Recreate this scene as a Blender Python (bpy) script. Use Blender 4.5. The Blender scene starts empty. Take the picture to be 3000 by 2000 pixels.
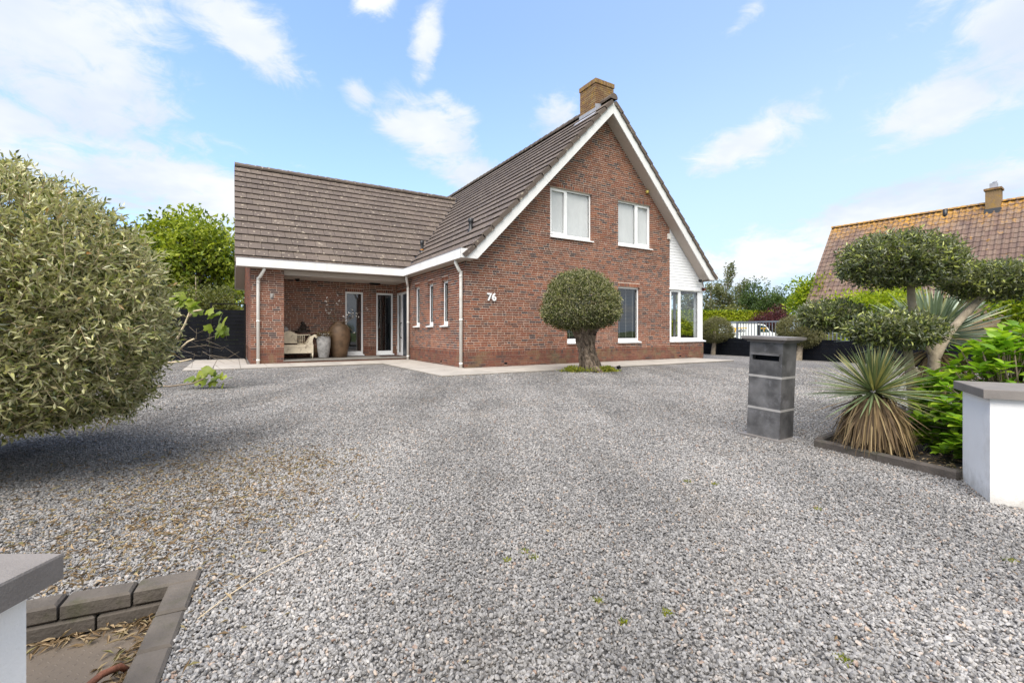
import bpy, bmesh, math, random
import numpy as np
from mathutils import Vector, Matrix

random.seed(7); rng = np.random.default_rng(7)
sc = bpy.context.scene
COL = sc.collection

# ---------------------------------------------------------------- camera
cam_d = bpy.data.cameras.new("camera"); cam = bpy.data.objects.new("camera", cam_d); COL.objects.link(cam)
cam.location = (0, 0, 0.95); cam.rotation_euler = (math.radians(90), 0, 0)
cam_d.sensor_width = 36.0; cam_d.lens = 16.26; cam_d.shift_y = -0.00983
cam_d.clip_start = 0.05; cam_d.clip_end = 2000
sc.camera = cam

# ---------------------------------------------------------------- world, sun, exposure
SUN = Vector((-0.15, -0.50, 0.85)).normalized()
world = bpy.data.worlds.new("World"); sc.world = world; world.use_nodes = True

class NT:
    """small helper that chains shader nodes"""
    def __init__(s, tree): s.t = tree; s.n = tree.nodes; s.l = tree.links
    def new(s, typ, **kw):
        n = s.n.new(typ)
        for k, v in kw.items(): setattr(n, k, v)
        return n
    def put(s, sock, v):
        if isinstance(v, bpy.types.NodeSocket): s.l.new(v, sock)
        else: sock.default_value = v
    def m(s, op, a, b=None, c=None, clamp=False):
        n = s.new('ShaderNodeMath', operation=op); n.use_clamp = clamp
        s.put(n.inputs[0], a)
        if b is not None: s.put(n.inputs[1], b)
        if c is not None: s.put(n.inputs[2], c)
        return n.outputs[0]
    def vm(s, op, a, b=None):
        n = s.new('ShaderNodeVectorMath', operation=op); s.put(n.inputs[0], a)
        if b is not None: s.put(n.inputs[1], b)
        return n.outputs[0]
    def noise(s, vec, scale, detail=4, rough=0.55, dist=0.0):
        n = s.new('ShaderNodeTexNoise'); n.inputs['Scale'].default_value = scale
        n.inputs['Detail'].default_value = detail; n.inputs['Roughness'].default_value = rough
        n.inputs['Distortion'].default_value = dist
        if vec is not None: s.l.new(vec, n.inputs['Vector'])
        return n.outputs['Fac']
    def ramp(s, fac, stops, interp='LINEAR'):
        n = s.new('ShaderNodeValToRGB'); n.color_ramp.interpolation = interp
        e = n.color_ramp.elements
        while len(e) < len(stops): e.new(0.5)
        for i, (p, c) in enumerate(stops):
            e[i].position = p; e[i].color = (c[0], c[1], c[2], 1) if not isinstance(c, float) else (c, c, c, 1)
        s.put(n.inputs[0], fac); return n.outputs['Color']
    def mix(s, fac, a, b, blend='MIX'):
        n = s.new('ShaderNodeMix', data_type='RGBA', blend_type=blend)
        s.put(n.inputs[0], fac)
        s.put(n.inputs[6], a if isinstance(a, bpy.types.NodeSocket) else (*a, 1))
        s.put(n.inputs[7], b if isinstance(b, bpy.types.NodeSocket) else (*b, 1))
        return n.outputs[2]
    def maprange(s, v, a, b, c=0.0, d=1.0, smooth=True):
        n = s.new('ShaderNodeMapRange', interpolation_type='SMOOTHSTEP' if smooth else 'LINEAR')
        s.put(n.inputs[0], v); n.inputs[1].default_value = a; n.inputs[2].default_value = b
        n.inputs[3].default_value = c; n.inputs[4].default_value = d
        return n.outputs[0]

def build_world():
    w = NT(world.node_tree); w.n.clear()
    out = w.new('ShaderNodeOutputWorld'); bg = w.new('ShaderNodeBackground')
    sky = w.new('ShaderNodeTexSky', sky_type='NISHITA'); sky.sun_disc = False
    sky.sun_elevation = math.asin(SUN.z); sky.sun_rotation = math.atan2(SUN.x, SUN.y)
    sky.air_density = 1.0; sky.dust_density = 1.6; sky.ozone_density = 2.0
    tc = w.new('ShaderNodeTexCoord'); d = w.vm('NORMALIZE', tc.outputs['Generated'])
    sep = w.new('ShaderNodeSeparateXYZ'); w.l.new(d, sep.inputs[0])
    x, y, z = sep.outputs
    az = w.m('ARCTAN2', x, y); el = w.m('ARCSINE', z)
    zz = w.m('ADD', w.m('MAXIMUM', z, 0.0), 0.22)
    comb = w.new('ShaderNodeCombineXYZ')
    w.put(comb.inputs[0], w.m('DIVIDE', x, zz)); w.put(comb.inputs[1], w.m('DIVIDE', y, zz)); w.put(comb.inputs[2], 0.3)
    p = comb.outputs[0]
    n1 = w.m('ADD', w.m('MULTIPLY', w.noise(p, 2.6, 10, 0.62, 0.6), 0.62), w.m('MULTIPLY', w.noise(p, 8.5, 8, 0.66, 0.9), 0.38))
    n2 = w.noise(p, 0.55, 4, 0.5, 0.2)
    # cloud banks: (azimuth, elevation, radius az, radius el, tilt) in radians, weight
    banks = [(-0.83, 0.55, 0.16, 0.30, 0.25, 1.02), (-0.80, 0.38, 0.24, 0.19, 0.5, 0.95), (-0.60, 0.24, 0.28, 0.11, 0.3, 0.92), (-0.45, 0.20, 0.16, 0.07, 0.35, 0.9),
             (-0.97, 0.30, 0.2, 0.3, 0, 0.8), (-0.55, 0.20, 0.2, 0.10, 0.1, 0.5),
             (-0.52, 0.505, 0.14, 0.055, 0.45, 0.95), (-0.66, 0.58, 0.12, 0.05, 0.3, 0.8), (-0.28, 0.62, 0.06, 0.04, -0.6, 0.85), (-0.185, 0.54, 0.04, 0.085, 0.3, 0.95),
             (-0.32, 0.45, 0.05, 0.04, 0, 0.8), (-0.19, 0.40, 0.14, 0.075, 0.6, 0.95), (-0.09, 0.32, 0.12, 0.06, 0.5, 0.95), (-0.13, 0.45, 0.08, 0.03, 0.4, 0.7),
             (0.095, 0.43, 0.075, 0.06, -0.4, 0.8), (0.475, 0.345, 0.11, 0.045, -0.3, 0.95), (0.745, 0.345, 0.085, 0.048, -0.15, 0.95),
             (0.85, 0.45, 0.11, 0.13, 0.2, 1.1), (0.48, 0.545, 0.05, 0.03, -0.5, 0.45),
             (0.66, 0.195, 0.17, 0.05, -0.30, 1.0), (0.50, 0.135, 0.13, 0.065, -0.2, 1.0), (0.82, 0.215, 0.14, 0.05, -0.2, 0.95), (0.62, 0.12, 0.25, 0.06, 0.0, 0.9),
             (0.30, 0.12, 0.2, 0.05, 0, 0.4), (-0.38, 0.255, 0.06, 0.02, 0, 0.4)]
    tot = None
    for (a, e, ra, re, t, wt) in banks:
        da = w.m('SUBTRACT', az, a); de = w.m('SUBTRACT', el, e)
        c, s_ = math.cos(t), math.sin(t)
        uu = w.m('ADD', w.m('MULTIPLY', da, c / ra), w.m('MULTIPLY', de, -s_ / ra))
        vv = w.m('ADD', w.m('MULTIPLY', da, s_ / re), w.m('MULTIPLY', de, c / re))
        r2 = w.m('ADD', w.m('MULTIPLY', uu, uu), w.m('MULTIPLY', vv, vv))
        g = w.m('MULTIPLY', w.m('POWER', 2.718, w.m('MULTIPLY', r2, -0.9)), wt)
        tot = g if tot is None else w.m('MAXIMUM', tot, g)
    # beyond the banks: dense cloud added out of view to whiten the light
    front = w.maprange(y, 0.15, 0.45, 1.0, 0.0)
    tot = w.m('MAXIMUM', tot, w.m('MULTIPLY', w.m('MULTIPLY', n2, 1.75), front))
    dens = w.m('ADD', tot, w.m('MULTIPLY', w.m('SUBTRACT', n1, 0.5), 2.7))
    mask = w.maprange(dens, 0.36, 0.90)
    mask = w.m('MULTIPLY', mask, w.maprange(el, 0.0, 0.03))
    shade = w.mix(w.maprange(w.noise(p, 1.3, 5, 0.6), 0.35, 0.7), (2.35, 2.65, 3.1), (3.35, 3.4, 3.42))
    base = w.mix(1.0, sky.outputs[0], (0.86, 1.02, 1.30), 'MULTIPLY')
    veil = w.mix(w.m('MULTIPLY', w.maprange(el, 0.0, 0.6, 0.58, 0.24), w.maprange(az, -0.5, 0.7, 0.7, 1.55)), base, (2.3, 2.8, 3.3))
    colr = w.mix(mask, veil, shade)
    w.l.new(colr, bg.inputs[0]); bg.inputs[1].default_value = 0.113
    w.l.new(bg.outputs[0], out.inputs[0])
build_world()

sun_d = bpy.data.lights.new("sun", 'SUN'); sun = bpy.data.objects.new("sun", sun_d); COL.objects.link(sun)
sun_d.energy = 2.5; sun_d.angle = math.radians(58); sun_d.color = (1.0, 0.95, 0.88)
sun.rotation_euler = SUN.to_track_quat('Z', 'Y').to_euler()
sun.location = SUN * 60
sc.view_settings.view_transform = 'Standard'; sc.view_settings.look = 'None'
sc.view_settings.exposure = 1.5; sc.view_settings.gamma = 1.0; sc.view_settings.use_curve_mapping = False
sc.cycles.max_bounces = 6; sc.cycles.diffuse_bounces = 3; sc.cycles.glossy_bounces = 3
sc.cycles.transparent_max_bounces = 12; sc.cycles.transmission_bounces = 4
sc.cycles.use_denoising = True

# ---------------------------------------------------------------- helpers
def tag(o, label=None, cat=None, group=None, kind=None):
    if label: o["label"] = label
    if cat: o["category"] = cat
    if group: o["group"] = group
    if kind: o["kind"] = kind
    return o

def empty(name, loc=(0, 0, 0), rz=0.0, label=None, cat=None, group=None, kind=None, parent=None):
    o = bpy.data.objects.new(name, None); COL.objects.link(o)
    o.location = loc; o.rotation_euler = (0, 0, rz); o.empty_display_size = 0.1
    o.parent = parent
    return tag(o, label, cat, group, kind)

def addobj(name, me, mat=None, parent=None, loc=None, rot=None, scale=None):
    o = bpy.data.objects.new(name, me); COL.objects.link(o)
    if mat is not None and len(me.materials) == 0: me.materials.append(mat)
    o.parent = parent
    if loc is not None: o.location = loc
    if rot is not None: o.rotation_euler = rot
    if scale is not None: o.scale = scale
    return o

class MB:
    """collects faces, links them as one mesh object"""
    def __init__(s): s.v = []; s.f = []; s.mi = []; s.r = []; s.sm = []
    def face(s, pts, mi=0, r=None, smooth=False):
        k = len(s.v); s.v.extend([tuple(p) for p in pts]); s.f.append(tuple(range(k, k + len(pts))))
        s.mi.append(mi); s.r.extend([random.random() if r is None else r] * len(pts)); s.sm.append(smooth)
    def hexa(s, c, mi=0, r=None, skip=()):
        """c: 8 corners, first four = front loop, last four = back loop"""
        r = random.random() if r is None else r
        k = len(s.v); s.v.extend([tuple(p) for p in c]); s.r.extend([r] * 8)
        fs = [(0, 1, 2, 3), (7, 6, 5, 4), (0, 4, 5, 1), (1, 5, 6, 2), (2, 6, 7, 3), (3, 7, 4, 0)]
        for i, f in enumerate(fs):
            if i in skip: continue
            s.f.append(tuple(k + j for j in f)); s.mi.append(mi); s.sm.append(False)
    def box(s, lo, hi, mi=0, r=None, fr=None, skip=()):
        (x0, y0, z0), (x1, y1, z1) = lo, hi
        c = [(x0, y0, z0), (x1, y0, z0), (x1, y0, z1), (x0, y0, z1), (x0, y1, z0), (x1, y1, z0), (x1, y1, z1), (x0, y1, z1)]
        if fr: c = [fr(*p) for p in c]
        s.hexa(c, mi, r, skip)
    def extrude(s, poly, vec, mi=0, r=None):
        r = random.random() if r is None else r
        n = len(poly); vec = Vector(vec); a = [Vector(p) for p in poly]; b = [p + vec for p in a]
        k = len(s.v); s.v.extend([tuple(p) for p in a + b]); s.r.extend([r] * 2 * n)
        s.f.append(tuple(range(k, k + n))); s.f.append(tuple(reversed(range(k + n, k + 2 * n))))
        s.mi += [mi, mi]; s.sm += [False, False]
        for i in range(n):
            j = (i + 1) % n; s.f.append((k + i, k + n + i, k + n + j, k + j)); s.mi.append(mi); s.sm.append(False)
    def tube(s, pts, rad, n=8, mi=0, cap=True, r=None, wob=0.0):
        pts = [Vector(p) for p in pts]; r = random.random() if r is None else r
        if not hasattr(rad, '__len__'): rad = [rad] * len(pts)
        k0 = len(s.v); ref = Vector((0.31, 0.77, 0.55))
        for i, p in enumerate(pts):
            t = (pts[min(i + 1, len(pts) - 1)] - pts[max(i - 1, 0)]).normalized()
            a = t.cross(ref)
            if a.length < 0.1: a = t.cross(Vector((1, 0, 0)))
            a.normalize(); b = t.cross(a)
            for j in range(n):
                th = 2 * math.pi * j / n; q = rad[i] * (1 + (random.uniform(-wob, wob) if wob else 0))
                s.v.append(tuple(p + a * math.cos(th) * q + b * math.sin(th) * q)); s.r.append(r)
        for i in range(len(pts) - 1):
            for j in range(n):
                a0 = k0 + i * n + j; a1 = k0 + i * n + (j + 1) % n
                s.f.append((a0, a1, a1 + n, a0 + n)); s.mi.append(mi); s.sm.append(True)
        if cap:
            s.f.append(tuple(reversed(range(k0, k0 + n)))); s.f.append(tuple(range(len(s.v) - n, len(s.v)))); s.mi += [mi, mi]; s.sm += [False, False]
    def lathe(s, prof, c=(0, 0, 0), n=32, mi=0, wob=None):
        k0 = len(s.v); c = Vector(c)
        for (r_, z) in prof:
            for j in range(n):
                th = 2 * math.pi * j / n; q = r_ * (wob(th, z) if wob else 1)
                s.v.append((c.x + q * math.cos(th), c.y + q * math.sin(th), c.z + z)); s.r.append(0.5)
        for i in range(len(prof) - 1):
            for j in range(n):
                a0 = k0 + i * n + j; a1 = k0 + i * n + (j + 1) % n
                s.f.append((a0, a1, a1 + n, a0 + n)); s.mi.append(mi); s.sm.append(True)
    def mesh(s, name, mats):
        me = bpy.data.meshes.new(name); me.from_pydata(s.v, [], s.f)
        for m_ in (mats if isinstance(mats, (list, tuple)) else [mats]):
            if m_ is not None: me.materials.append(m_)
        me.polygons.foreach_set('material_index', s.mi); me.polygons.foreach_set('use_smooth', s.sm)
        a = me.attributes.new('rnd', 'FLOAT', 'POINT'); a.data.foreach_set('value', s.r)
        me.update(); return me
    def build(s, name, mats, parent=None, **kw):
        return addobj(name, s.mesh(name, mats), None, parent, **kw)

def np_mesh(name, V, F, R, mat, smooth=False):
    """V (n,3), F (m,k) index array, R (n,)"""
    me = bpy.data.meshes.new(name); k = F.shape[1]
    me.vertices.add(len(V)); me.vertices.foreach_set('co', np.ascontiguousarray(V, dtype=np.float32).ravel())
    me.loops.add(F.size); me.loops.foreach_set('vertex_index', F.astype(np.int32).ravel())
    me.polygons.add(len(F)); me.polygons.foreach_set('loop_start', np.arange(0, F.size, k, dtype=np.int32))
    me.polygons.foreach_set('loop_total', np.full(len(F), k, dtype=np.int32))
    me.polygons.foreach_set('use_smooth', np.full(len(F), smooth))
    me.update(calc_edges=True)
    a = me.attributes.new('rnd', 'FLOAT', 'POINT'); a.data.foreach_set('value', R.astype(np.float32))
    me.materials.append(mat); return me

def unit(a): return a / np.maximum(np.linalg.norm(a, axis=-1, keepdims=True), 1e-9)

def leaf_mesh(name, P, D, N, L, W, mat, fold=0.25, curl=0.15, R=None, lens=False):
    """leaves folded along the midrib; P base, D direction, N rough normal"""
    n = len(P); D = unit(D); S = unit(np.cross(D, N)); N = unit(np.cross(S, D))
    L = np.broadcast_to(np.asarray(L, float), (n,))[:, None]; W = np.broadcast_to(np.asarray(W, float), (n,))[:, None]
    R = rng.random(n) if R is None else R
    tip = P + D * L - N * L * curl
    if not lens:
        a = P + D * L * .45 + S * W * .5 + N * W * fold; b = P + D * L * .45 - S * W * .5 + N * W * fold
        V = np.stack([P, b, tip, a], 1).reshape(-1, 3); k = np.arange(n)[:, None] * 4
        F = np.concatenate([k + np.array([[0, 1, 2]]), k + np.array([[0, 2, 3]])], 0); q = 4
    else:
        m1 = P + D * L * .35; m2 = P + D * L * .7 - N * L * curl * .4
        a1 = m1 + S * W * .5 + N * W * fold; b1 = m1 - S * W * .5 + N * W * fold
        a2 = m2 + S * W * .36 + N * W * fold * .8; b2 = m2 - S * W * .36 + N * W * fold * .8
        V = np.stack([P, m1, m2, tip, a1, a2, b1, b2], 1).reshape(-1, 3); k = np.arange(n)[:, None] * 8
        F = np.concatenate([k + np.array([t]) for t in ([0, 4, 1], [4, 5, 2], [4, 2, 1], [5, 3, 2], [0, 1, 6], [6, 1, 2], [6, 2, 7], [7, 2, 3])], 0); q = 8
    return np_mesh(name, V, F, np.repeat(R, q), mat)

# ---------------------------------------------------------------- materials
def newmat(name):
    m = bpy.data.materials.new(name); m.use_nodes = True; t = NT(m.node_tree); t.n.clear()
    out = t.new('ShaderNodeOutputMaterial'); b = t.new('ShaderNodeBsdfPrincipled'); t.l.new(b.outputs[0], out.inputs[0])
    return m, t, b, out

def bump(t, b, h, dist, strength=1.0):
    n = t.new('ShaderNodeBump'); n.inputs['Distance'].default_value = dist; n.inputs['Strength'].default_value = strength
    t.put(n.inputs['Height'], h); t.l.new(n.outputs[0], b.inputs['Normal'])

def pos(t): return t.new('ShaderNodeNewGeometry').outputs['Position']
def rnd(t):
    a = t.new('ShaderNodeAttribute'); a.attribute_name = 'rnd'
    o = t.new('ShaderNodeObjectInfo')
    return t.m('FRACT', t.m('ADD', a.outputs['Fac'], o.outputs['Random']))

def plain(name, col, rough=0.6, var=0.12, scale=6.0, bumpd=0.0, bscale=60.0, metal=0.0, spec=0.5, dirt=None):
    """painted / cast surface with uneven tone and fine relief"""
    m, t, b, out = newmat(name); p = pos(t)
    n = t.noise(p, scale, 5)
    c = t.mix(t.maprange(n, 0.3, 0.7), [x * (1 - var) for x in col], [min(1, x * (1 + var)) for x in col])
    if dirt:
        dcol, amt, dscale = dirt
        c = t.mix(t.m('MULTIPLY', t.maprange(t.noise(p, dscale, 7, 0.65), 0.52, 0.72), amt), c, dcol)
    t.l.new(c, b.inputs['Base Color']); b.inputs['Metallic'].default_value = metal
    t.put(b.inputs['Roughness'], t.m('ADD', rough - 0.06, t.m('MULTIPLY', n, 0.12)))
    b.inputs['Specular IOR Level'].default_value = spec
    if bumpd: bump(t, b, t.noise(p, bscale, 4), bumpd)
    return m

def brick_mat(name, stops, stain=None):
    m, t, b, out = newmat(name); p = pos(t); r = rnd(t)
    c = t.ramp(r, stops)
    n = t.noise(p, 38.0, 5, 0.65); c = t.mix(1.0, c, t.ramp(n, [(0.25, 0.62), (0.75, 1.3)]), 'MULTIPLY')
    n3 = t.noise(p, 1.1, 4); c = t.mix(1.0, c, t.ramp(n3, [(0.3, 0.78), (0.7, 1.18)]), 'MULTIPLY')
    if stain:
        col, lo, hi, sc_ = stain
        c = t.mix(t.m('MULTIPLY', t.maprange(t.noise(p, sc_, 6, 0.65), lo, hi), 0.75), c, col)
    t.l.new(c, b.inputs['Base Color']); b.inputs['Roughness'].default_value = 0.82; b.inputs['Specular IOR Level'].default_value = 0.3
    bump(t, b, n, 0.006); return m

M = {}
M['brick'] = brick_mat('brick', [(0.0, (.24, .086, .046)), (0.22, (.185, .065, .039)), (0.42, (.26, .102, .054)), (0.60, (.135, .058, .040)), (0.74, (.20, .092, .058)), (0.84, (.095, .060, .054)), (0.92, (.075, .052, .050)), (1.0, (.21, .077, .042))])
M['plinth_brick'] = brick_mat('plinth_brick', [(0.0, (.19, .075, .048)), (0.4, (.15, .058, .042)), (0.7, (.21, .09, .055)), (0.85, (.08, .055, .05)), (1.0, (.17, .065, .045))], stain=((.19, .145, .075), 0.50, 0.70, 2.1))
M['chimney_brick'] = brick_mat('chimney_brick', [(0.0, (.25, .155, .075)), (0.4, (.20, .11, .06)), (0.7, (.28, .19, .095)), (1.0, (.17, .095, .055))], stain=((.30, .175, .035), 0.50, 0.64, 5.5))
M['mortar'] = plain('mortar', (.60, .485, .40), 0.9, 0.14, 9, 0.003, 120)
M['plinth_mortar'] = plain('plinth_mortar', (.235, .155, .115), 0.92, 0.3, 5, 0.003, 120)
M['white'] = plain('white_trim', (.74, .73, .715), 0.38, 0.03, 2.0, dirt=((.5, .47, .42), 0.25, 3.0))
M['upvc'] = plain('white_upvc', (.84, .84, .835), 0.28, 0.02, 3.0)
M['soffit'] = plain('soffit_board', (.46, .40, .35), 0.6, 0.05, 30.0)  # white panels, darkened to the beige they show in shade
M['pipe'] = plain('pipe_white', (.74, .71, .66), 0.4, 0.05, 3.0, dirt=((.38, .32, .2), 0.35, 5.0))
M['siding'] = plain('siding', (.82, .82, .83), 0.45, 0.03, 4.0)
M['black'] = plain('black_paint', (.006, .007, .010), 0.6, 0.25, 4.0, 0.001, 90, spec=0.12)
M['black_metal'] = plain('black_metal', (.008, .008, .009), 0.5, 0.2, 4.0, spec=0.2)
M['lead'] = plain('lead_flashing', (.30, .31, .35), 0.5, 0.15, 6.0)
M['galv'] = plain('grey_metal', (.16, .18, .215), 0.5, 0.1, 6.0)
M['stucco'] = plain('white_stucco', (.82, .805, .78), 0.85, 0.03, 3.0, 0.0012, 140, dirt=((.48, .44, .37), 0.38, 2.6))
def splash(m):
    t = NT(m.node_tree); b = [n for n in t.n if n.type == 'BSDF_PRINCIPLED'][0]; src = b.inputs['Base Color'].links[0].from_socket; p = pos(t)
    sep = t.new('ShaderNodeSeparateXYZ'); t.l.new(p, sep.inputs[0])
    hgt = t.m('ADD', sep.outputs[2], t.m('MULTIPLY', t.m('SUBTRACT', t.noise(p, 14, 6, 0.7), 0.5), 0.30))
    f = t.m('MULTIPLY', t.maprange(hgt, 0.16, -0.04), 0.55)
    t.l.new(t.mix(f, src, (.30, .27, .22)), b.inputs['Base Color'])
splash(M['stucco'])
M['bluestone'] = plain('bluestone', (.088, .085, .085), 0.5, 0.5, 6.0, 0.0012, 110, dirt=((.21, .205, .215), 0.6, 7.5))
M['capstone'] = plain('cap_stone', (.165, .15, .14), 0.6, 0.14, 6.0, 0.001, 150, dirt=((.07, .06, .055), 0.5, 3.0))
M['cap_mortar'] = plain('stone_joint', (.30, .285, .27), 0.85, 0.1, 12)
M['paver'] = plain('paver', (.33, .30, .265), 0.8, 0.12, 2.2, 0.0015, 130, dirt=((.20, .19, .17), 0.6, 1.3))
M['paver_joint'] = plain('paver_joint', (.14, .12, .09), 0.95, 0.25, 9)
M['step'] = plain('step_stone', (.20, .185, .165), 0.75, 0.15, 5, 0.001, 90)
M['soil'] = plain('soil', (.045, .036, .028), 0.95, 0.4, 14, 0.02, 60)
def bark_mat():
    m, t, b, out = newmat('bark'); p = pos(t)
    mp = t.new('ShaderNodeMapping'); mp.inputs['Scale'].default_value = (1, 1, .55); t.l.new(p, mp.inputs[0]); q = mp.outputs[0]
    n = t.noise(q, 10.0, 7, 0.72, 1.2)
    c = t.ramp(n, [(0.36, (.022, .015, .010)), (0.46, (.11, .078, .052)), (0.56, (.25, .19, .135)), (0.7, (.36, .295, .22))])
    t.l.new(c, b.inputs['Base Color']); b.inputs['Roughness'].default_value = 0.9
    bump(t, b, n, 0.06); return m
M['bark'] = bark_mat()
M['pale_bark'] = plain('pale_bark', (.33, .27, .195), 0.88, 0.22, 16, 0.006, 45, dirt=((.12, .10, .065), 0.7, 11))
M['twig'] = plain('twig', (.20, .155, .105), 0.85, 0.25, 14)
M['straw_twig'] = plain('straw_twig', (.52, .42, .28), 0.85, 0.2, 14)
M['concrete'] = plain('edging_concrete', (.095, .08, .066), 0.92, 0.2, 8, 0.004, 70, dirt=((.05, .05, .022), 0.7, 7))
M['kerb'] = plain('kerb_concrete', (.085, .07, .058), 0.92, 0.25, 7, 0.004, 70, dirt=((.045, .05, .02), 0.7, 6))
M['rust'] = plain('rust', (.16, .062, .035), 0.9, 0.35, 26, 0.003, 80)
M['plate'] = plain('steel_plate', (.125, .098, .072), 0.62, 0.16, 7, 0.0008, 90, dirt=((.075, .06, .045), 0.6, 3.5))
M['cream'] = plain('cream_paint', (.66, .575, .435), 0.65, 0.08, 6, 0.0008, 60, dirt=((.20, .13, .09), 0.85, 6.5))
M['jar'] = plain('jar_glaze', (.115, .068, .036), 0.6, 0.3, 5, 0.003, 40)
M['pot'] = plain('weathered_pot', (.30, .29, .28), 0.85, 0.3, 9, 0.004, 45, dirt=((.50, .48, .44), 0.6, 6))
M['darkwood'] = plain('dark_wood', (.035, .023, .018), 0.7, 0.4, 18, 0.01, 30)
M['redwood'] = plain('red_wood', (.105, .048, .033), 0.65, 0.25, 8)
M['mat'] = plain('door_mat', (.06, .032, .028), 0.98, 0.3, 30, 0.004, 200)
M['interior'] = plain('interior', (.022, .02, .019), 0.9, 0.2, 2)  # near-black: the darkness of the unlit rooms is put into the colour
M['interior_pale'] = plain('interior_pale', (.20, .19, .17), 0.9, 0.1, 2)
M['blind'] = plain('blind_fabric', (.66, .65, .655), 0.85, 0.06, 1.2)
M['door'] = plain('door_leaf', (.010, .018, .030), 0.3, 0.1, 3)
M['van_white'] = plain('van_paint', (.80, .80, .80), 0.25, 0.02, 2)
M['van_black'] = plain('van_black', (.02, .02, .022), 0.4, 0.1, 4)
M['van_glass'] = plain('van_glass', (.02, .045, .035), 0.06, 0.1, 4)
M['yellow'] = plain('yellow_vinyl', (.85, .47, .01), 0.45, 0.03, 4)
M['grey_print'] = plain('grey_print', (.32, .32, .33), 0.5, 0.03, 4)
M['rubber'] = plain('rubber', (.012, .012, .012), 0.8, 0.2, 9)
M['sensor'] = plain('sensor_yellow', (.62, .50, .12), 0.5, 0.05, 4)
M['blossom'] = plain('blossom', (.75, .70, .64), 0.8, 0.1, 20)
M['ventblack'] = plain('vent_plastic', (.014, .014, .016), 0.42, 0.1, 6)
M['orange'] = plain('orange_ring', (.62, .24, .02), 0.5, 0.1, 6)
M['chrome'] = plain('steel_tube', (.42, .41, .40), 0.4, 0.2, 30, metal=0.7)
M['moss'] = plain('moss', (.20, .19, .025), 0.95, 0.4, 60, 0.01, 90)
M['far_wall'] = plain('far_wall', (.28, .20, .13), 0.85, 0.15, 3)

def tile_mat(name, stops, lichen, amt, lscale, lo=0.60, hi=0.66, ridge=None):
    m, t, b, out = newmat(name); p = pos(t); r = rnd(t)
    c = t.ramp(r, stops)
    n = t.noise(p, 60.0, 5, 0.65); c = t.mix(1.0, c, t.ramp(n, [(0.25, 0.72), (0.75, 1.25)]), 'MULTIPLY')
    c = t.mix(1.0, c, t.ramp(t.noise(p, 0.9, 4), [(0.3, 0.86), (0.7, 1.12)]), 'MULTIPLY')
    f = t.m('MULTIPLY', t.maprange(t.noise(p, lscale, 3, 0.5), lo, hi), amt)
    if ridge:
        sep = t.new('ShaderNodeSeparateXYZ'); t.l.new(p, sep.inputs[0])
        up = t.maprange(t.m('ADD', sep.outputs[2], t.m('MULTIPLY', t.m('SUBTRACT', t.noise(p, 1.1, 5, 0.7), 0.5), 4.2)), ridge[0], ridge[1])
        grain = t.maprange(t.noise(p, 7.0, 5, 0.7), 0.40, 0.58)
        f = t.m('MAXIMUM', f, t.m('MULTIPLY', up, t.m('MULTIPLY', grain, 0.95)))
    c = t.mix(f, c, lichen)
    t.l.new(c, b.inputs['Base Color']); b.inputs['Roughness'].default_value = 0.75; b.inputs['Specular IOR Level'].default_value = 0.35
    bump(t, b, n, 0.005); return m
M['tile'] = tile_mat('roof_tile', [(0, (.110, .084, .068)), (0.35, (.094, .072, .059)), (0.7, (.120, .093, .074)), (1, (.102, .078, .064))], (.40, .34, .26), 0.8, 11.0, 0.64, 0.69)
M['pantile'] = tile_mat('pantile', [(0, (.150, .094, .072)), (0.35, (.112, .073, .060)), (0.7, (.18, .124, .094)), (1, (.13, .082, .064))], (.42, .215, .025), 0.45, 3.4, 0.62, 0.72, ridge=(6.1, 7.7))

def glass_mat():
    m = bpy.data.materials.new('pane_glass'); m.use_nodes = True; t = NT(m.node_tree); t.n.clear()
    out = t.new('ShaderNodeOutputMaterial'); mx = t.new('ShaderNodeMixShader'); tr = t.new('ShaderNodeBsdfTransparent'); gl = t.new('ShaderNodeBsdfGlossy')
    tr.inputs[0].default_value = (.93, .95, .94, 1); gl.inputs[0].default_value = (.95, .97, 1, 1); gl.inputs['Roughness'].default_value = 0.015
    nb = t.new('ShaderNodeBump'); nb.inputs['Distance'].default_value = 0.004; nb.inputs['Strength'].default_value = 0.25
    t.put(nb.inputs['Height'], t.noise(pos(t), 1.6, 2)); t.l.new(nb.outputs[0], gl.inputs['Normal'])
    ge = t.new('ShaderNodeNewGeometry'); dt = t.new('ShaderNodeVectorMath', operation='DOT_PRODUCT'); t.l.new(ge.outputs['Incoming'], dt.inputs[0]); t.l.new(ge.outputs['Normal'], dt.inputs[1])
    fz = t.m('ADD', 0.11, t.m('MULTIPLY', 0.89, t.m('POWER', t.m('SUBTRACT', 1.0, t.m('ABSOLUTE', dt.outputs['Value'])), 5.0)))
    t.l.new(fz, mx.inputs[0]); t.l.new(tr.outputs[0], mx.inputs[1]); t.l.new(gl.outputs[0], mx.inputs[2]); t.l.new(mx.outputs[0], out.inputs[0])
    return m
M['glass'] = glass_mat()

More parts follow.
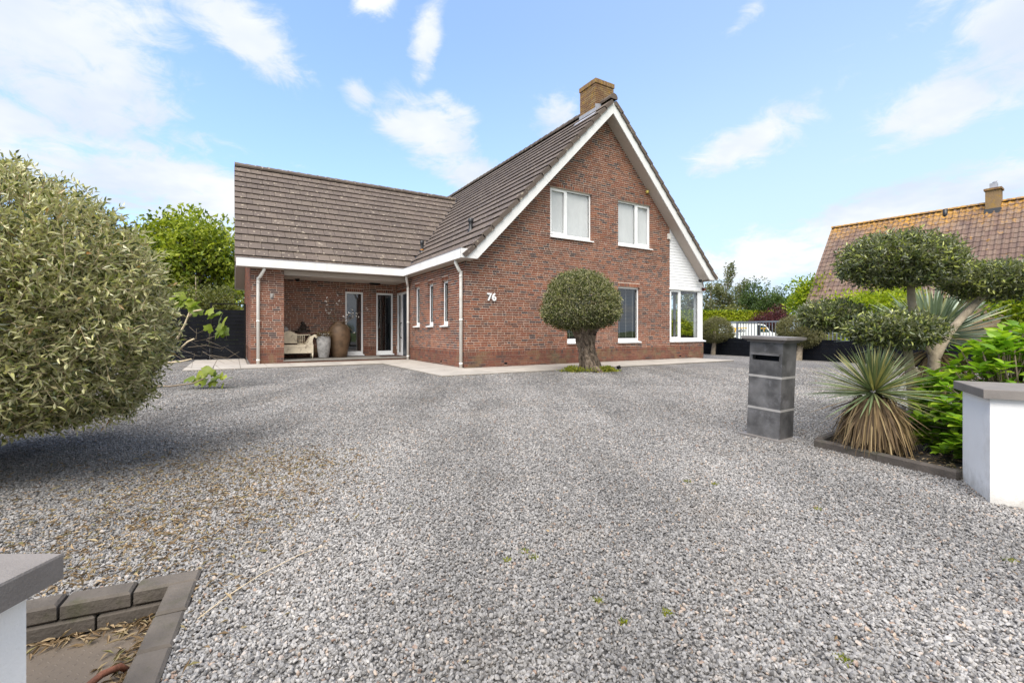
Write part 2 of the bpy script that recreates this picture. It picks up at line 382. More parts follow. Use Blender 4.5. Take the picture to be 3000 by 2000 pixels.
def leaf_mat(name, stops, back=None, rough=0.5, trans=0.3, spec=0.4):
    m, t, b, out = newmat(name); r = rnd(t)
    c = t.ramp(r, stops)
    c = t.mix(1.0, c, t.ramp(t.noise(pos(t), 3.0, 3), [(0.3, 0.8), (0.7, 1.18)]), 'MULTIPLY')
    if back:
        g = t.new('ShaderNodeNewGeometry'); c = t.mix(g.outputs['Backfacing'], c, back)
    t.l.new(c, b.inputs['Base Color']); b.inputs['Roughness'].default_value = rough; b.inputs['Specular IOR Level'].default_value = spec
    tl = t.new('ShaderNodeBsdfTranslucent'); t.l.new(t.mix(1.0, c, (1.5, 1.55, 0.8), 'MULTIPLY'), tl.inputs[0])
    mx = t.new('ShaderNodeMixShader'); mx.inputs[0].default_value = trans
    t.l.new(b.outputs[0], mx.inputs[1]); t.l.new(tl.outputs[0], mx.inputs[2]); t.l.new(mx.outputs[0], out.inputs[0])
    return m
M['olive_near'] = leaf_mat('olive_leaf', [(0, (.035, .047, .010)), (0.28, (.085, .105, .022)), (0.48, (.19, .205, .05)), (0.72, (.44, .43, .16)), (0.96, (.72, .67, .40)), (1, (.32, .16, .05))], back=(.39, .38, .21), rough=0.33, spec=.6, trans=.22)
M['olive_ball'] = leaf_mat('olive_ball_leaf', [(0, (.026, .042, .009)), (0.35, (.062, .085, .018)), (0.66, (.17, .185, .045)), (0.9, (.38, .37, .14)), (1, (.48, .44, .24))], back=(.22, .21, .12), trans=.22)
M['olive_far'] = leaf_mat('olive_far_leaf', [(0, (.05, .055, .016)), (0.5, (.12, .12, .035)), (1, (.24, .22, .09))], back=(.17, .16, .085))
M['topiary'] = leaf_mat('topiary_leaf', [(0, (.022, .034, .010)), (0.35, (.050, .072, .020)), (0.60, (.11, .145, .035)), (0.80, (.27, .30, .06)), (1, (.50, .52, .17))], back=(.15, .16, .09), rough=0.3, spec=.6)
M['hydrangea'] = leaf_mat('hydrangea_leaf', [(0, (.08, .17, .012)), (0.4, (.14, .27, .018)), (0.75, (.24, .38, .026)), (1, (.36, .47, .05))], rough=0.38, trans=0.38)
M['yucca'] = leaf_mat('yucca_blade', [(0, (.08, .115, .055)), (0.45, (.14, .18, .085)), (0.75, (.21, .23, .10)), (1, (.36, .30, .12))], rough=0.5, trans=0.15)
M['yucca_dry'] = leaf_mat('yucca_dry', [(0, (.075, .048, .026)), (0.4, (.16, .105, .052)), (0.75, (.27, .185, .085)), (1, (.40, .30, .16))], rough=0.8, trans=0.1)
M['palm'] = leaf_mat('grey_palm', [(0, (.17, .22, .165)), (0.5, (.27, .33, .25)), (0.82, (.38, .42, .32)), (1, (.42, .40, .15))], rough=0.5, trans=0.15)
M['fig'] = leaf_mat('fig_leaf', [(0, (.09, .135, .012)), (0.5, (.16, .21, .018)), (1, (.26, .30, .03))], rough=0.5, trans=0.4)
M['tree_green'] = leaf_mat('tree_green', [(0, (.06, .10, .010)), (0.35, (.13, .185, .016)), (0.7, (.26, .31, .025)), (1, (.40, .43, .05))])
M['tree_dull'] = leaf_mat('tree_dull', [(0, (.06, .07, .02)), (0.5, (.125, .14, .036)), (1, (.23, .22, .06))])
M['tree_pale'] = leaf_mat('tree_pale', [(0, (.085, .105, .045)), (0.5, (.14, .155, .065)), (1, (.21, .19, .09))])
M['tree_lime'] = leaf_mat('tree_lime', [(0, (.10, .155, .008)), (0.4, (.19, .26, .01)), (0.75, (.30, .36, .014)), (1, (.40, .42, .03))], trans=0.4)
M['tree_dark'] = leaf_mat('tree_dark', [(0, (.03, .055, .015)), (0.5, (.06, .10, .022)), (1, (.11, .16, .035))])
M['maroon'] = leaf_mat('maroon_leaf', [(0, (.035, .010, .014)), (0.5, (.075, .018, .024)), (1, (.13, .035, .04))])
M['hedge'] = leaf_mat('hedge_leaf', [(0, (.045, .085, .008)), (0.4, (.11, .17, .010)), (0.7, (.28, .33, .016)), (1, (.46, .48, .04))], trans=0.35)
M['weed'] = leaf_mat('weed_leaf', [(0, (.11, .15, .015)), (0.5, (.20, .23, .02)), (1, (.33, .29, .04))])
M['litter'] = leaf_mat('dry_leaf', [(0, (.11, .07, .035)), (0.4, (.22, .15, .08)), (0.8, (.38, .29, .18)), (1, (.20, .18, .07))], rough=0.8, trans=0.1)

def wear(t, c, p):
    """tyre-worn bands and dusty patches of the drive"""
    mp = t.new('ShaderNodeMapping'); mp.inputs['Rotation'].default_value = (0, 0, math.radians(-9)); mp.inputs['Scale'].default_value = (1.0, 0.16, 1.0); t.l.new(p, mp.inputs[0])
    c = t.mix(1.0, c, t.ramp(t.noise(mp.outputs[0], 1.1, 4, 0.55), [(0.36, 0.76), (0.5, 1.0), (0.62, 1.2)]), 'MULTIPLY')
    c = t.mix(1.0, c, t.ramp(t.noise(p, 0.7, 6, 0.65), [(0.3, 0.84), (0.7, 1.14)]), 'MULTIPLY')
    return t.mix(t.m('MULTIPLY', t.maprange(t.noise(p, 1.3, 6, 0.65), 0.50, 0.72), 0.20), c, (.26, .215, .17))
def gravel_ground():
    m, t, b, out = newmat('gravel_bed'); p = pos(t)
    def vor(scale):
        n = t.new('ShaderNodeTexVoronoi'); n.inputs['Scale'].default_value = scale; t.l.new(p, n.inputs['Vector']); return n
    v1 = vor(62.0)
    s = t.new('ShaderNodeSeparateColor'); t.l.new(v1.outputs['Color'], s.inputs[0])
    c = t.ramp(s.outputs[0], [(0, (.11, .106, .103)), (0.3, (.19, .182, .176)), (0.6, (.275, .26, .249)), (0.86, (.36, .34, .32)), (0.95, (.39, .32, .26)), (1, (.48, .455, .43))])
    gap = t.ramp(v1.outputs['Distance'], [(0.25, 1.0), (0.62, 0.35)])
    c = t.mix(1.0, c, gap, 'MULTIPLY')
    c = wear(t, c, p)
    t.l.new(c, b.inputs['Base Color']); b.inputs['Roughness'].default_value = 0.85
    bump(t, b, t.m('SUBTRACT', 1.0, v1.outputs['Distance']), 0.012, 0.9)
    return m
M['gravel_bed'] = gravel_ground()

def stone_mat():
    m, t, b, out = newmat('gravel_stone')
    o = t.new('ShaderNodeObjectInfo'); r = o.outputs['Random']; p = pos(t)
    c = t.ramp(r, [(0, (.115, .110, .106)), (0.2, (.165, .158, .152)), (0.45, (.215, .206, .197)), (0.7, (.262, .250, .239)), (0.92, (.31, .295, .28)), (0.965, (.36, .285, .225)), (0.982, (.20, .13, .095)), (1, (.42, .40, .37))])
    n = t.noise(p, 240.0, 4, 0.6); c = t.mix(1.0, c, t.ramp(n, [(0.25, 0.72), (0.75, 1.25)]), 'MULTIPLY')
    c = wear(t, c, p)
    t.l.new(c, b.inputs['Base Color']); b.inputs['Roughness'].default_value = 0.68
    return m
M['stone'] = stone_mat()
def grass_mat():
    m, t, b, out = newmat('far_grass'); p = pos(t)
    c = t.ramp(t.noise(p, 0.4, 6, 0.65), [(0.3, (.05, .085, .018)), (0.55, (.085, .125, .025)), (0.8, (.14, .14, .05))])
    t.l.new(c, b.inputs['Base Color']); b.inputs['Roughness'].default_value = 0.95; bump(t, b, t.noise(p, 12, 4), 0.05); return m
M['grass'] = grass_mat()

# ================================================================ the setting: ground
A = Vector((-1.178, 11.566, 0.0)); TH = math.radians(31.125)
U = Vector((math.cos(TH), math.sin(TH), 0)); V = Vector((-math.sin(TH), math.cos(TH), 0))
def hw(u, v, z=0.0): return A + U * u + V * v + Vector((0, 0, z))      # house coordinates -> world
CAMP = Vector((0, 0, 0.95))
def seen_size(c, n=None):
    """how large a piece shows from where the photographer stood"""
    d = Vector(c) - CAMP; L = d.length
    k = 1.0 if n is None else max(0.0, -d.normalized().dot(n))
    return k / (L * L)

g = MB(); R_ = 900
g.face([(-R_, -R_, -0.3), (R_, -R_, -0.3), (R_, R_, -0.3), (-R_, R_, -0.3)])
tag(g.build('ground', M['grass']), kind='structure')

# sunken steel cover: a rectangular pit (world x, y), two block courses deep
PC = Vector((-1.221, 1.818, 0)); PE1 = Vector((-0.903, -0.429, 0)); PE2 = Vector((0.429, -0.903, 0))   # corner, leftwards, towards the viewer
EW = 0.088
HW = EW - .03
pit = [PC + PE1 * HW + PE2 * HW, PC + PE1 * 1.25 + PE2 * HW, PC + PE1 * 1.25 + PE2 * 1.6, PC + PE1 * HW + PE2 * 1.6]
bed = [(2.51, 3.79), (2.84, 2.93), (6.5, 0.8), (9.0, 5.0), (4.6, 5.45)]

def drive():
    outer = [(-26, -4), (22, -4), (15.5, 3.5), (11.9, 9.6), (8.0, 20.0), (6.5, 30), (-30, 30)]
    bm = bmesh.new(); edges = []
    for loop in (outer, [(p.x, p.y) for p in pit]):
        vs = [bm.verts.new((x, y, 0)) for x, y in loop]
        edges += [bm.edges.new((vs[i], vs[(i + 1) % len(vs)])) for i in range(len(vs))]
    bmesh.ops.triangle_fill(bm, edges=edges, use_beauty=True)
    for e in [e for e in bm.edges if len(e.link_faces) == 1]:
        a, b = e.verts; c = bm.verts.new((b.co.x, b.co.y, -0.29)); d = bm.verts.new((a.co.x, a.co.y, -0.29)); bm.faces.new((a, b, c, d))
    for f in bm.faces:
        if f.normal.z < -0.5: f.normal_flip()
    me = bpy.data.meshes.new('gravel_drive'); bm.to_mesh(me); bm.free()
    return tag(addobj('gravel_drive', me, M['gravel_bed']), kind='structure')
drive()

def inpoly(X, Y, poly):
    r = np.zeros(X.shape, bool); n = len(poly)
    for i in range(n):
        x0, y0 = poly[i][0], poly[i][1]; x1, y1 = poly[(i + 1) % n][0], poly[(i + 1) % n][1]
        c = ((y0 > Y) != (y1 > Y)); r ^= c & (X < (x1 - x0) * (Y - y0) / (y1 - y0 + 1e-12) + x0)
    return r

PAVE = [(-1.25, -1.52), (8.75, -1.52), (8.75, 0), (0, 0), (0, 4.3), (-4.6, 4.36), (-4.6, 7.4), (-6.0, 7.4), (-6.0, 2.92), (-1.25, 2.92)]
pave_w = [hw(u, v).to_2d() for u, v in PAVE]
pit_out = [PC, PC + PE1 * 1.34, PC + PE1 * 1.34 + PE2 * 1.7, PC + PE2 * 1.7]

def gravel():
    P, S = [], []
    def band(d0, d1, dens, sc_):
        half = 1.18
        xm = half * d1 + 0.9; area = 2 * xm * (d1 - d0); n = int(area * dens)
        X = rng.uniform(-xm, xm, n); Y = rng.uniform(d0, d1, n)
        k = (np.abs(X) < half * Y + 0.9); X, Y = X[k], Y[k]
        k = ~inpoly(X, Y, [(p[0], p[1]) for p in pave_w]) & ~inpoly(X, Y, [(p.x, p.y) for p in pit_out])
        k &= ~(inpoly(X, Y, bed) & (rng.random(len(X)) < 0.93))
        X, Y = X[k], Y[k]
        P.append(np.stack([X, Y, rng.uniform(-0.005, 0.008, len(X)) + 0.003 * sc_], 1)); S.append(np.full(len(X), sc_))
    band(0.75, 2.2, 17000, 1.0); band(2.2, 3.6, 13500, 1.0); band(3.6, 5.4, 8000, 1.1); band(5.4, 8.0, 3600, 1.25); band(8.0, 12.0, 900, 1.5)
    P = np.concatenate(P); S = np.concatenate(S); n = len(P)
    me = bpy.data.meshes.new('gravel'); me.vertices.add(n); me.vertices.foreach_set('co', P.astype(np.float32).ravel()); me.update()
    base = S * np.clip(rng.normal(0.0056, 0.0014, n), 0.0028, 0.0105)
    scl = np.stack([base * rng.uniform(.95, 1.45, n), base * rng.uniform(.7, 1.05, n), base * rng.uniform(.42, .75, n)], 1)
    rot = np.stack([rng.normal(0, .75, n), rng.normal(0, .75, n), rng.uniform(0, 6.283, n)], 1)
    a = me.attributes.new('scl', 'FLOAT_VECTOR', 'POINT'); a.data.foreach_set('vector', scl.astype(np.float32).ravel())
    a = me.attributes.new('rot', 'FLOAT_VECTOR', 'POINT'); a.data.foreach_set('vector', rot.astype(np.float32).ravel())
    a = me.attributes.new('pick', 'INT', 'POINT'); a.data.foreach_set('value', rng.integers(0, 5, n).astype(np.int32))
    o = addobj('gravel', me); tag(o, 'loose grey gravel covering the driveway', 'gravel', kind='stuff')
    ng = bpy.data.node_groups.new('gravel_scatter', 'GeometryNodeTree')
    ng.interface.new_socket('Geometry', in_out='INPUT', socket_type='NodeSocketGeometry')
    ng.interface.new_socket('Geometry', in_out='OUTPUT', socket_type='NodeSocketGeometry')
    N, Lk = ng.nodes, ng.links
    gi = N.new('NodeGroupInput'); go = N.new('NodeGroupOutput')
    join = N.new('GeometryNodeGeometryToInstance')
    for k in range(5):
        ico = N.new('GeometryNodeMeshIcoSphere'); ico.inputs['Radius'].default_value = 1.0; ico.inputs['Subdivisions'].default_value = 2 if k < 2 else 1
        sp = N.new('GeometryNodeSetPosition'); nz = N.new('ShaderNodeTexNoise'); nz.noise_dimensions = '4D'
        nz.inputs['W'].default_value = k * 7.3; nz.inputs['Scale'].default_value = 0.9
        sub = N.new('ShaderNodeVectorMath'); sub.operation = 'SUBTRACT'; sub.inputs[1].default_value = (.5, .5, .5)
        mul = N.new('ShaderNodeVectorMath'); mul.operation = 'SCALE'; mul.inputs['Scale'].default_value = 1.5
        Lk.new(nz.outputs['Color'], sub.inputs[0]); Lk.new(sub.outputs[0], mul.inputs[0])
        Lk.new(ico.outputs['Mesh'], sp.inputs['Geometry']); Lk.new(mul.outputs[0], sp.inputs['Offset'])
        sm = N.new('GeometryNodeSetMaterial'); sm.inputs['Material'].default_value = M['stone']
        ss = N.new('GeometryNodeSetShadeSmooth'); ss.inputs['Shade Smooth'].default_value = False
        Lk.new(sp.outputs[0], ss.inputs[0]); Lk.new(ss.outputs[0], sm.inputs[0]); Lk.new(sm.outputs[0], join.inputs[0])
    iop = N.new('GeometryNodeInstanceOnPoints'); iop.inputs['Pick Instance'].default_value = True
    m2p = N.new('GeometryNodeMeshToPoints'); Lk.new(gi.outputs[0], m2p.inputs['Mesh'])
    def attr(nm, ty):
        q = N.new('GeometryNodeInputNamedAttribute'); q.data_type = ty; q.inputs['Name'].default_value = nm; return q.outputs[0]
    Lk.new(m2p.outputs[0], iop.inputs['Points']); Lk.new(join.outputs[0], iop.inputs['Instance'])
    Lk.new(attr('pick', 'INT'), iop.inputs['Instance Index']); Lk.new(attr('rot', 'FLOAT_VECTOR'), iop.inputs['Rotation']); Lk.new(attr('scl', 'FLOAT_VECTOR'), iop.inputs['Scale'])
    Lk.new(iop.outputs[0], go.inputs[0])
    md = o.modifiers.new('scatter', 'NODES'); md.node_group = ng
gravel()

# patio paving round the house (60 cm pavers)
def paving():
    b = MB(); z = 0.018
    base = b
    base.extrude([hw(u, v, -0.05) for u, v in PAVE], (0, 0, 0.05 + z))
    o = tag(base.build('paving', M['paver_joint']), kind='structure')
    s = 0.6; meshes = {}
    def piece(u0, u1, v0, v1):
        key = (round(u1 - u0, 3), round(v1 - v0, 3))
        if key not in meshes:
            q = MB(); w, d = key; e = 0.004; h0, h1 = 0.0, 0.016
            q.hexa([(e, e, h0), (w - e, e, h0), (w - e, d - e, h0), (e, d - e, h0), (e + .004, e + .004, h1), (w - e - .004, e + .004, h1), (w - e - .004, d - e - .004, h1), (e + .004, d - e - .004, h1)], r=0.0)
            meshes[key] = q.mesh('paver', M['paver'])
        k = addobj('paver', meshes[key], None, o); p = hw(u0, v0, z); k.location = (p.x, p.y, p.z + random.uniform(-.0015, .0015)); k.rotation_euler = (random.uniform(-.001, .001), random.uniform(-.001, .001), TH)
    def fill(u0, u1, v0, v1):
        nu = max(1, math.ceil((u1 - u0) / s - 0.2)); nv = max(1, math.ceil((v1 - v0) / s - 0.2))
        for i in range(nu):
            for j in range(nv): piece(u0 + i * s, min(u1, u0 + (i + 1) * s) if i < nu - 1 else u1, v0 + j * s, min(v1, v0 + (j + 1) * s) if j < nv - 1 else v1)
    fill(-1.25, 8.75, -1.52, -0.01); fill(-1.25, -0.01, 0.0, 2.92); fill(-6.0, -0.01, 2.92, 4.34); fill(-6.0, -4.62, 4.34, 7.4)
paving()

# ================================================================ the house
H = empty('house', A, TH, 'red brick house with steep brown tiled roof, white barge boards and open porch', 'house')

def fr_front(a, d, z): return (a, d, z)                   # gable wall, faces the drive
def fr_side(a, d, z): return (d, a, z)                    # long side wall
def fr_pillar(a, d, z): return (a, 4.36 + d, z)
def fr_porch(a, d, z): return (a, 5.69 + d, z)
def fr_wing(a, d, z): return (-4.54 + d, a, z)
def fr_right(a, d, z): return (9.287 - d, a, z)
def fr_pillar_in(a, d, z): return (-3.70 - d, a, z)
APEX_U, SL = 4.638, 1.038
def z_soff(u): return 7.379 - SL * abs(u - APEX_U)
def z_deck(u): return 7.729 - SL * abs(u - APEX_U)
ZS, ZF = 2.727, 2.951                                     # soffit and fascia top

CRS = 0.0617; JT = 0.0135; JV = 0.009
def zt_front(u): return max(ZS + 0.02, z_soff(u) + 0.02)
W_OPEN = {                                                # a0, a1, z0, z1
    'front': [(2.622, 4.145, 3.60, 5.012), (5.196, 6.651, 3.60, 5.012), (5.193, 6.135, 0.615, 2.34), (3.219, 4.16, 0.615, 2.34), (7.535, 9.40, 0.615, 7.0)],
    'side': [(1.06, 1.50, 1.10, 2.34), (2.14, 2.58, 1.10, 2.34), (3.27, 3.73, 1.10, 2.34), (4.36, 5.67, 0.10, 2.29)],
    'porch': [(-1.735, -1.144, 0.15, 2.285), (-0.70, -0.11, 0.15, 2.285)],
}
def wall_back(name, fr, a0, a1, ztop, openings, brk=(), d=0.0035, z0=-0.06, plinth=True):
    b = MB(); cuts = sorted(set([a0, a1] + [x for o in openings for x in o[:2] if a0 < x < a1] + [x for x in brk if a0 < x < a1]))
    zc = 0.436
    for p, q in zip(cuts[:-1], cuts[1:]):
        mid = 0.5 * (p + q); spans = [(z0, None)]; ops = sorted([o for o in openings if o[0] - 1e-6 <= mid <= o[1] + 1e-6], key=lambda o: o[2])
        z = z0; segs = []
        for o in ops: segs.append((z, o[2])); z = o[3]
        segs.append((z, None))
        for (s0, s1) in segs:
            if s1 is None:
                ta, tb = ztop(p + 1e-6), ztop(q - 1e-6)
                if min(ta, tb) <= s0 + 0.001 and max(ta, tb) <= s0 + 0.001: continue
            else: ta = tb = s1
            if s0 < zc < min(ta, tb) and plinth:
                b.face([fr(p, d, s0), fr(q, d, s0), fr(q, d, zc), fr(p, d, zc)], 1)
                b.face([fr(p, d, zc), fr(q, d, zc), fr(q, d, tb), fr(p, d, ta)], 0)
            else:
                b.face([fr(p, d, s0), fr(q, d, s0), fr(q, d, max(tb, s0)), fr(p, d, max(ta, s0))], 1 if (plinth and s0 < zc and max(ta, tb) <= zc + 1e-6) else 0)
    for (x0, x1, y0, y1) in openings:                      # reveals
        if y1 > 6 or x0 < a0: continue
        for x, sgn in ((x0 - .004, 1), (x1 + .004, -1)): b.face([fr(x, d, y0), fr(x, 0.13, y0), fr(x, 0.13, y1), fr(x, d, y1)], 0)
        b.face([fr(x0, d, y1 + .004), fr(x1, d, y1 + .004), fr(x1, 0.13, y1 + .004), fr(x0, 0.13, y1 + .004)], 0)
        b.face([fr(x0, d, y0), fr(x1, d, y0), fr(x1, 0.13, y0), fr(x0, 0.13, y0)], 0)
    return b.build(name, [M['mortar'], M['plinth_mortar']], H)

ALLB = []                                                  # every brick of the house: (wall object, frame, a0, a1, z0, z1, depth, plinth)
def lay(wall, fr, a0, a1, ztop, openings, z_max, airs=()):
    def sub(lo, hi, ex):
        iv = [(lo, hi, False, False)]
        for (x0, x1) in ex:
            nv = []
            for (p, q, l, r) in iv:
                if x1 <= p or x0 >= q: nv.append((p, q, l, r)); continue
                if x0 > p: nv.append((p, x0, l, True))
                if x1 < q: nv.append((x1, q, True, r))
            iv = nv
        return iv
    def soldiers(p, q, z0, z1, pl, dep=0.016):
        n = max(1, round((q - p) / 0.0655)); w = (q - p) / n
        for i in range(n): ALLB.append((wall, fr, p + i * w + JV / 2, p + (i + 1) * w - JV / 2, z0 + JT / 2, z1 - JT / 2, dep, pl))
    zz = [(i * 0.0642, (i + 1) * 0.0642, True, False) for i in range(5)] + [(0.321, 0.434, True, True)]
    z = 0.434
    while z < z_max: zz.append((z, z + CRS, False, False)); z += CRS
    for (za, zb, pl, sold) in zz:
        zm = 0.5 * (za + zb); ex = []
        for o in openings:
            if o[2] < zm < o[3]: ex.append((o[0], o[1]))
            elif o[3] < 6 and o[3] < zm < o[3] + 0.113: ex.append((o[0] - 0.003, o[1] + 0.003))
        for (x, zz_) in airs:
            if za < zz_ < zb: ex.append((x - .05, x + .05))
        for (p, q, l, r) in sub(a0, a1, ex):
            # stop under the slope
            while p < q and ztop(p) < zm: p += 0.02
            while q > p and ztop(q) < zm: q -= 0.02
            if q - p < 0.03: continue
            if sold: soldiers(p, q, za, zb, True); continue
            x = p; first = True; run = 0
            off = random.choice((0.2, 0.095, 0.15, 0.05))
            while x < q - 0.012:
                L = off if (first and not l) else (0.20 if (random.random() < 0.74 and run < 5) else 0.095)
                run = run + 1 if L > 0.15 else 0
                if first and l: L = 0.20 if random.random() < 0.5 else 0.095
                e = min(x + L, q)
                if q - e < 0.05: e = q
                dep = 0.105 if ((first and l) or (e == q and r)) else 0.016
                ALLB.append((wall, fr, x + (0 if first else JV / 2), e - (0 if e == q else JV / 2), za + JT / 2, zb - JT / 2, dep, pl))
                x = e; first = False
                if e == q: break
    for o in openings:
        if o[3] < 6: soldiers(o[0] + .001, o[1] - .001, o[3], o[3] + 0.113, False, 0.105)

wF = wall_back('wall', fr_front, 0.0, 9.287, zt_front, W_OPEN['front'], (0.15, APEX_U, 9.12))
lay(wF, fr_front, -0.001, 9.288, zt_front, W_OPEN['front'], 7.4, airs=((1.187, .11), (8.063, .11)))
wS = wall_back('wall', fr_side, 0.0, 5.70, lambda v: ZS + 0.02, W_OPEN['side'])
lay(wS, fr_side, 0.001, 5.70, lambda v: ZS + 0.01, W_OPEN['side'], 2.72, airs=((1.55, .11),))
wP = wall_back('wall', fr_porch, -4.45, 0.0, lambda v: ZS, W_OPEN['porch'])
lay(wP, fr_porch, -4.45, -0.01, lambda v: ZS - .02, W_OPEN['porch'], 2.62)
wQ = wall_back('wall', fr_pillar, -4.54, -3.70, lambda v: ZS + .02, [])
lay(wQ, fr_pillar, -4.541, -3.699, lambda v: ZS + .01, [], 2.72)
wI = wall_back('wall', fr_pillar_in, 4.36, 4.76, lambda v: ZS, [])
lay(wI, fr_pillar_in, 4.361, 4.76, lambda v: ZS, [], 2.62)
EV, RV, SW = 4.25, 8.40, 0.913                              # wing roof: deck reaches fascia height at EV, ridge at RV
def z_wing(v): return ZF - 0.06 + SW * (min(v, 2 * RV - v) - EV)
wW = wall_back('wall', fr_wing, 4.36, 12.3, lambda v: max(ZS, z_wing(v) - 0.33), [], (4.5, RV, 12.2))
lay(wW, fr_wing, 4.361, 12.3, lambda v: max(ZS, z_wing(v) - 0.33), [], 6.6)
wR = wall_back('wall', fr_right, 0.0, 13.2, lambda v: ZS + .02, [(-0.1, 2.9, 0.615, 2.37)])
lay(wR, fr_right, 0.0, 13.2, lambda v: ZS, [(-0.1, 2.9, 0.615, 2.37)], 2.70)

bb = MB(); bb.box((0, 0, 0), (1, 1, 1), r=0.0); unit_brick = {}
for k in ('brick', 'plinth_brick'): unit_brick[k] = bb.mesh('brick', M[k])
def brick_area(B):
    wall, fr, a0, a1, z0, z1, d, pl = B
    c = hw(*fr(.5 * (a0 + a1), 0, .5 * (z0 + z1)))
    n = {fr_front: -V, fr_pillar: -V, fr_porch: -V}.get(fr, -U)
    if fr is fr_right: return 0
    # the two crowns and the porch furniture hide some of the wall
    if c.y > 10.94 and 0.05 < c.x / c.y < 0.24 and z1 < 2.5: return 0
    return seen_size(c, n) * (a1 - a0) * (z1 - z0)
order = sorted(range(len(ALLB)), key=lambda i: -brick_area(ALLB[i]))
single = set(order[:300]); rest = {}
for i, B in enumerate(ALLB):
    wall, fr, a0, a1, z0, z1, d, pl = B; j = random.gauss(0, 0.0012); jt = [random.gauss(0, .0007) for _ in range(4)]
    if i in single:
        o = addobj('brick', unit_brick['plinth_brick' if pl else 'brick'], None, wall)
        p0 = Vector(fr(a0, j - .001, z0 + jt[0])); ex = Vector(fr(a1, j - .001, z0 + jt[0])) - p0; ey = Vector(fr(a0, d, z0 + jt[0])) - p0; ez = Vector((0, 0, z1 - z0))
        o.location = p0
        if abs(ex.x) > abs(ex.y): o.scale = (ex.length, ey.y, ez.z)
        else: o.rotation_euler = (0, 0, math.pi / 2); o.scale = (ex.y, -ey.x, ez.z)
    else:
        rest.setdefault(wall.name, (wall, MB()))[1].box((a0, j - .001, z0 + jt[0]), (a1, d, z1 + jt[1]), 1 if pl else 0, fr=fr, skip=(1,))
for wall, b in rest.values(): tag(b.build('brickwork', [M['brick'], M['plinth_brick']], wall), kind='stuff')
# closed top and back of the pillar and the back of the house (never in view, keeps the shell tight)
b = MB(); b.face([(-4.45, 4.76, 0), (-3.70, 4.76, 0), (-3.70, 4.76, ZS), (-4.45, 4.76, ZS)]); b.face([(0, 13.2, 0), (9.287, 13.2, 0), (9.287, 13.2, ZS), (APEX_U, 13.2, 7.4), (0, 13.2, ZS)]); b.face([(-4.53, 12.3, 0), (0, 12.3, 0), (0, 12.3, ZS), (-4.53, 12.3, ZS)])
b.face([(-4.42, 4.76, 0), (-4.42, 5.69, 0), (-4.42, 5.69, ZS), (-4.42, 4.76, ZS)])
b.build('wall', M['mortar'], H)

# air bricks
for (u, z, fr) in ((1.187, .11, fr_front), (8.063, .11, fr_front), (1.55, .11, fr_side)):
    q = MB(); q.box((u - .045, .002, z - .024), (u + .045, .03, z + .024), fr=fr)
    for k in range(4): q.box((u - .04 + k * .022, -.001, z - .02), (u - .026 + k * .022, .004, z + .02), fr=fr)
    q.build('air_brick', M['black'], H)

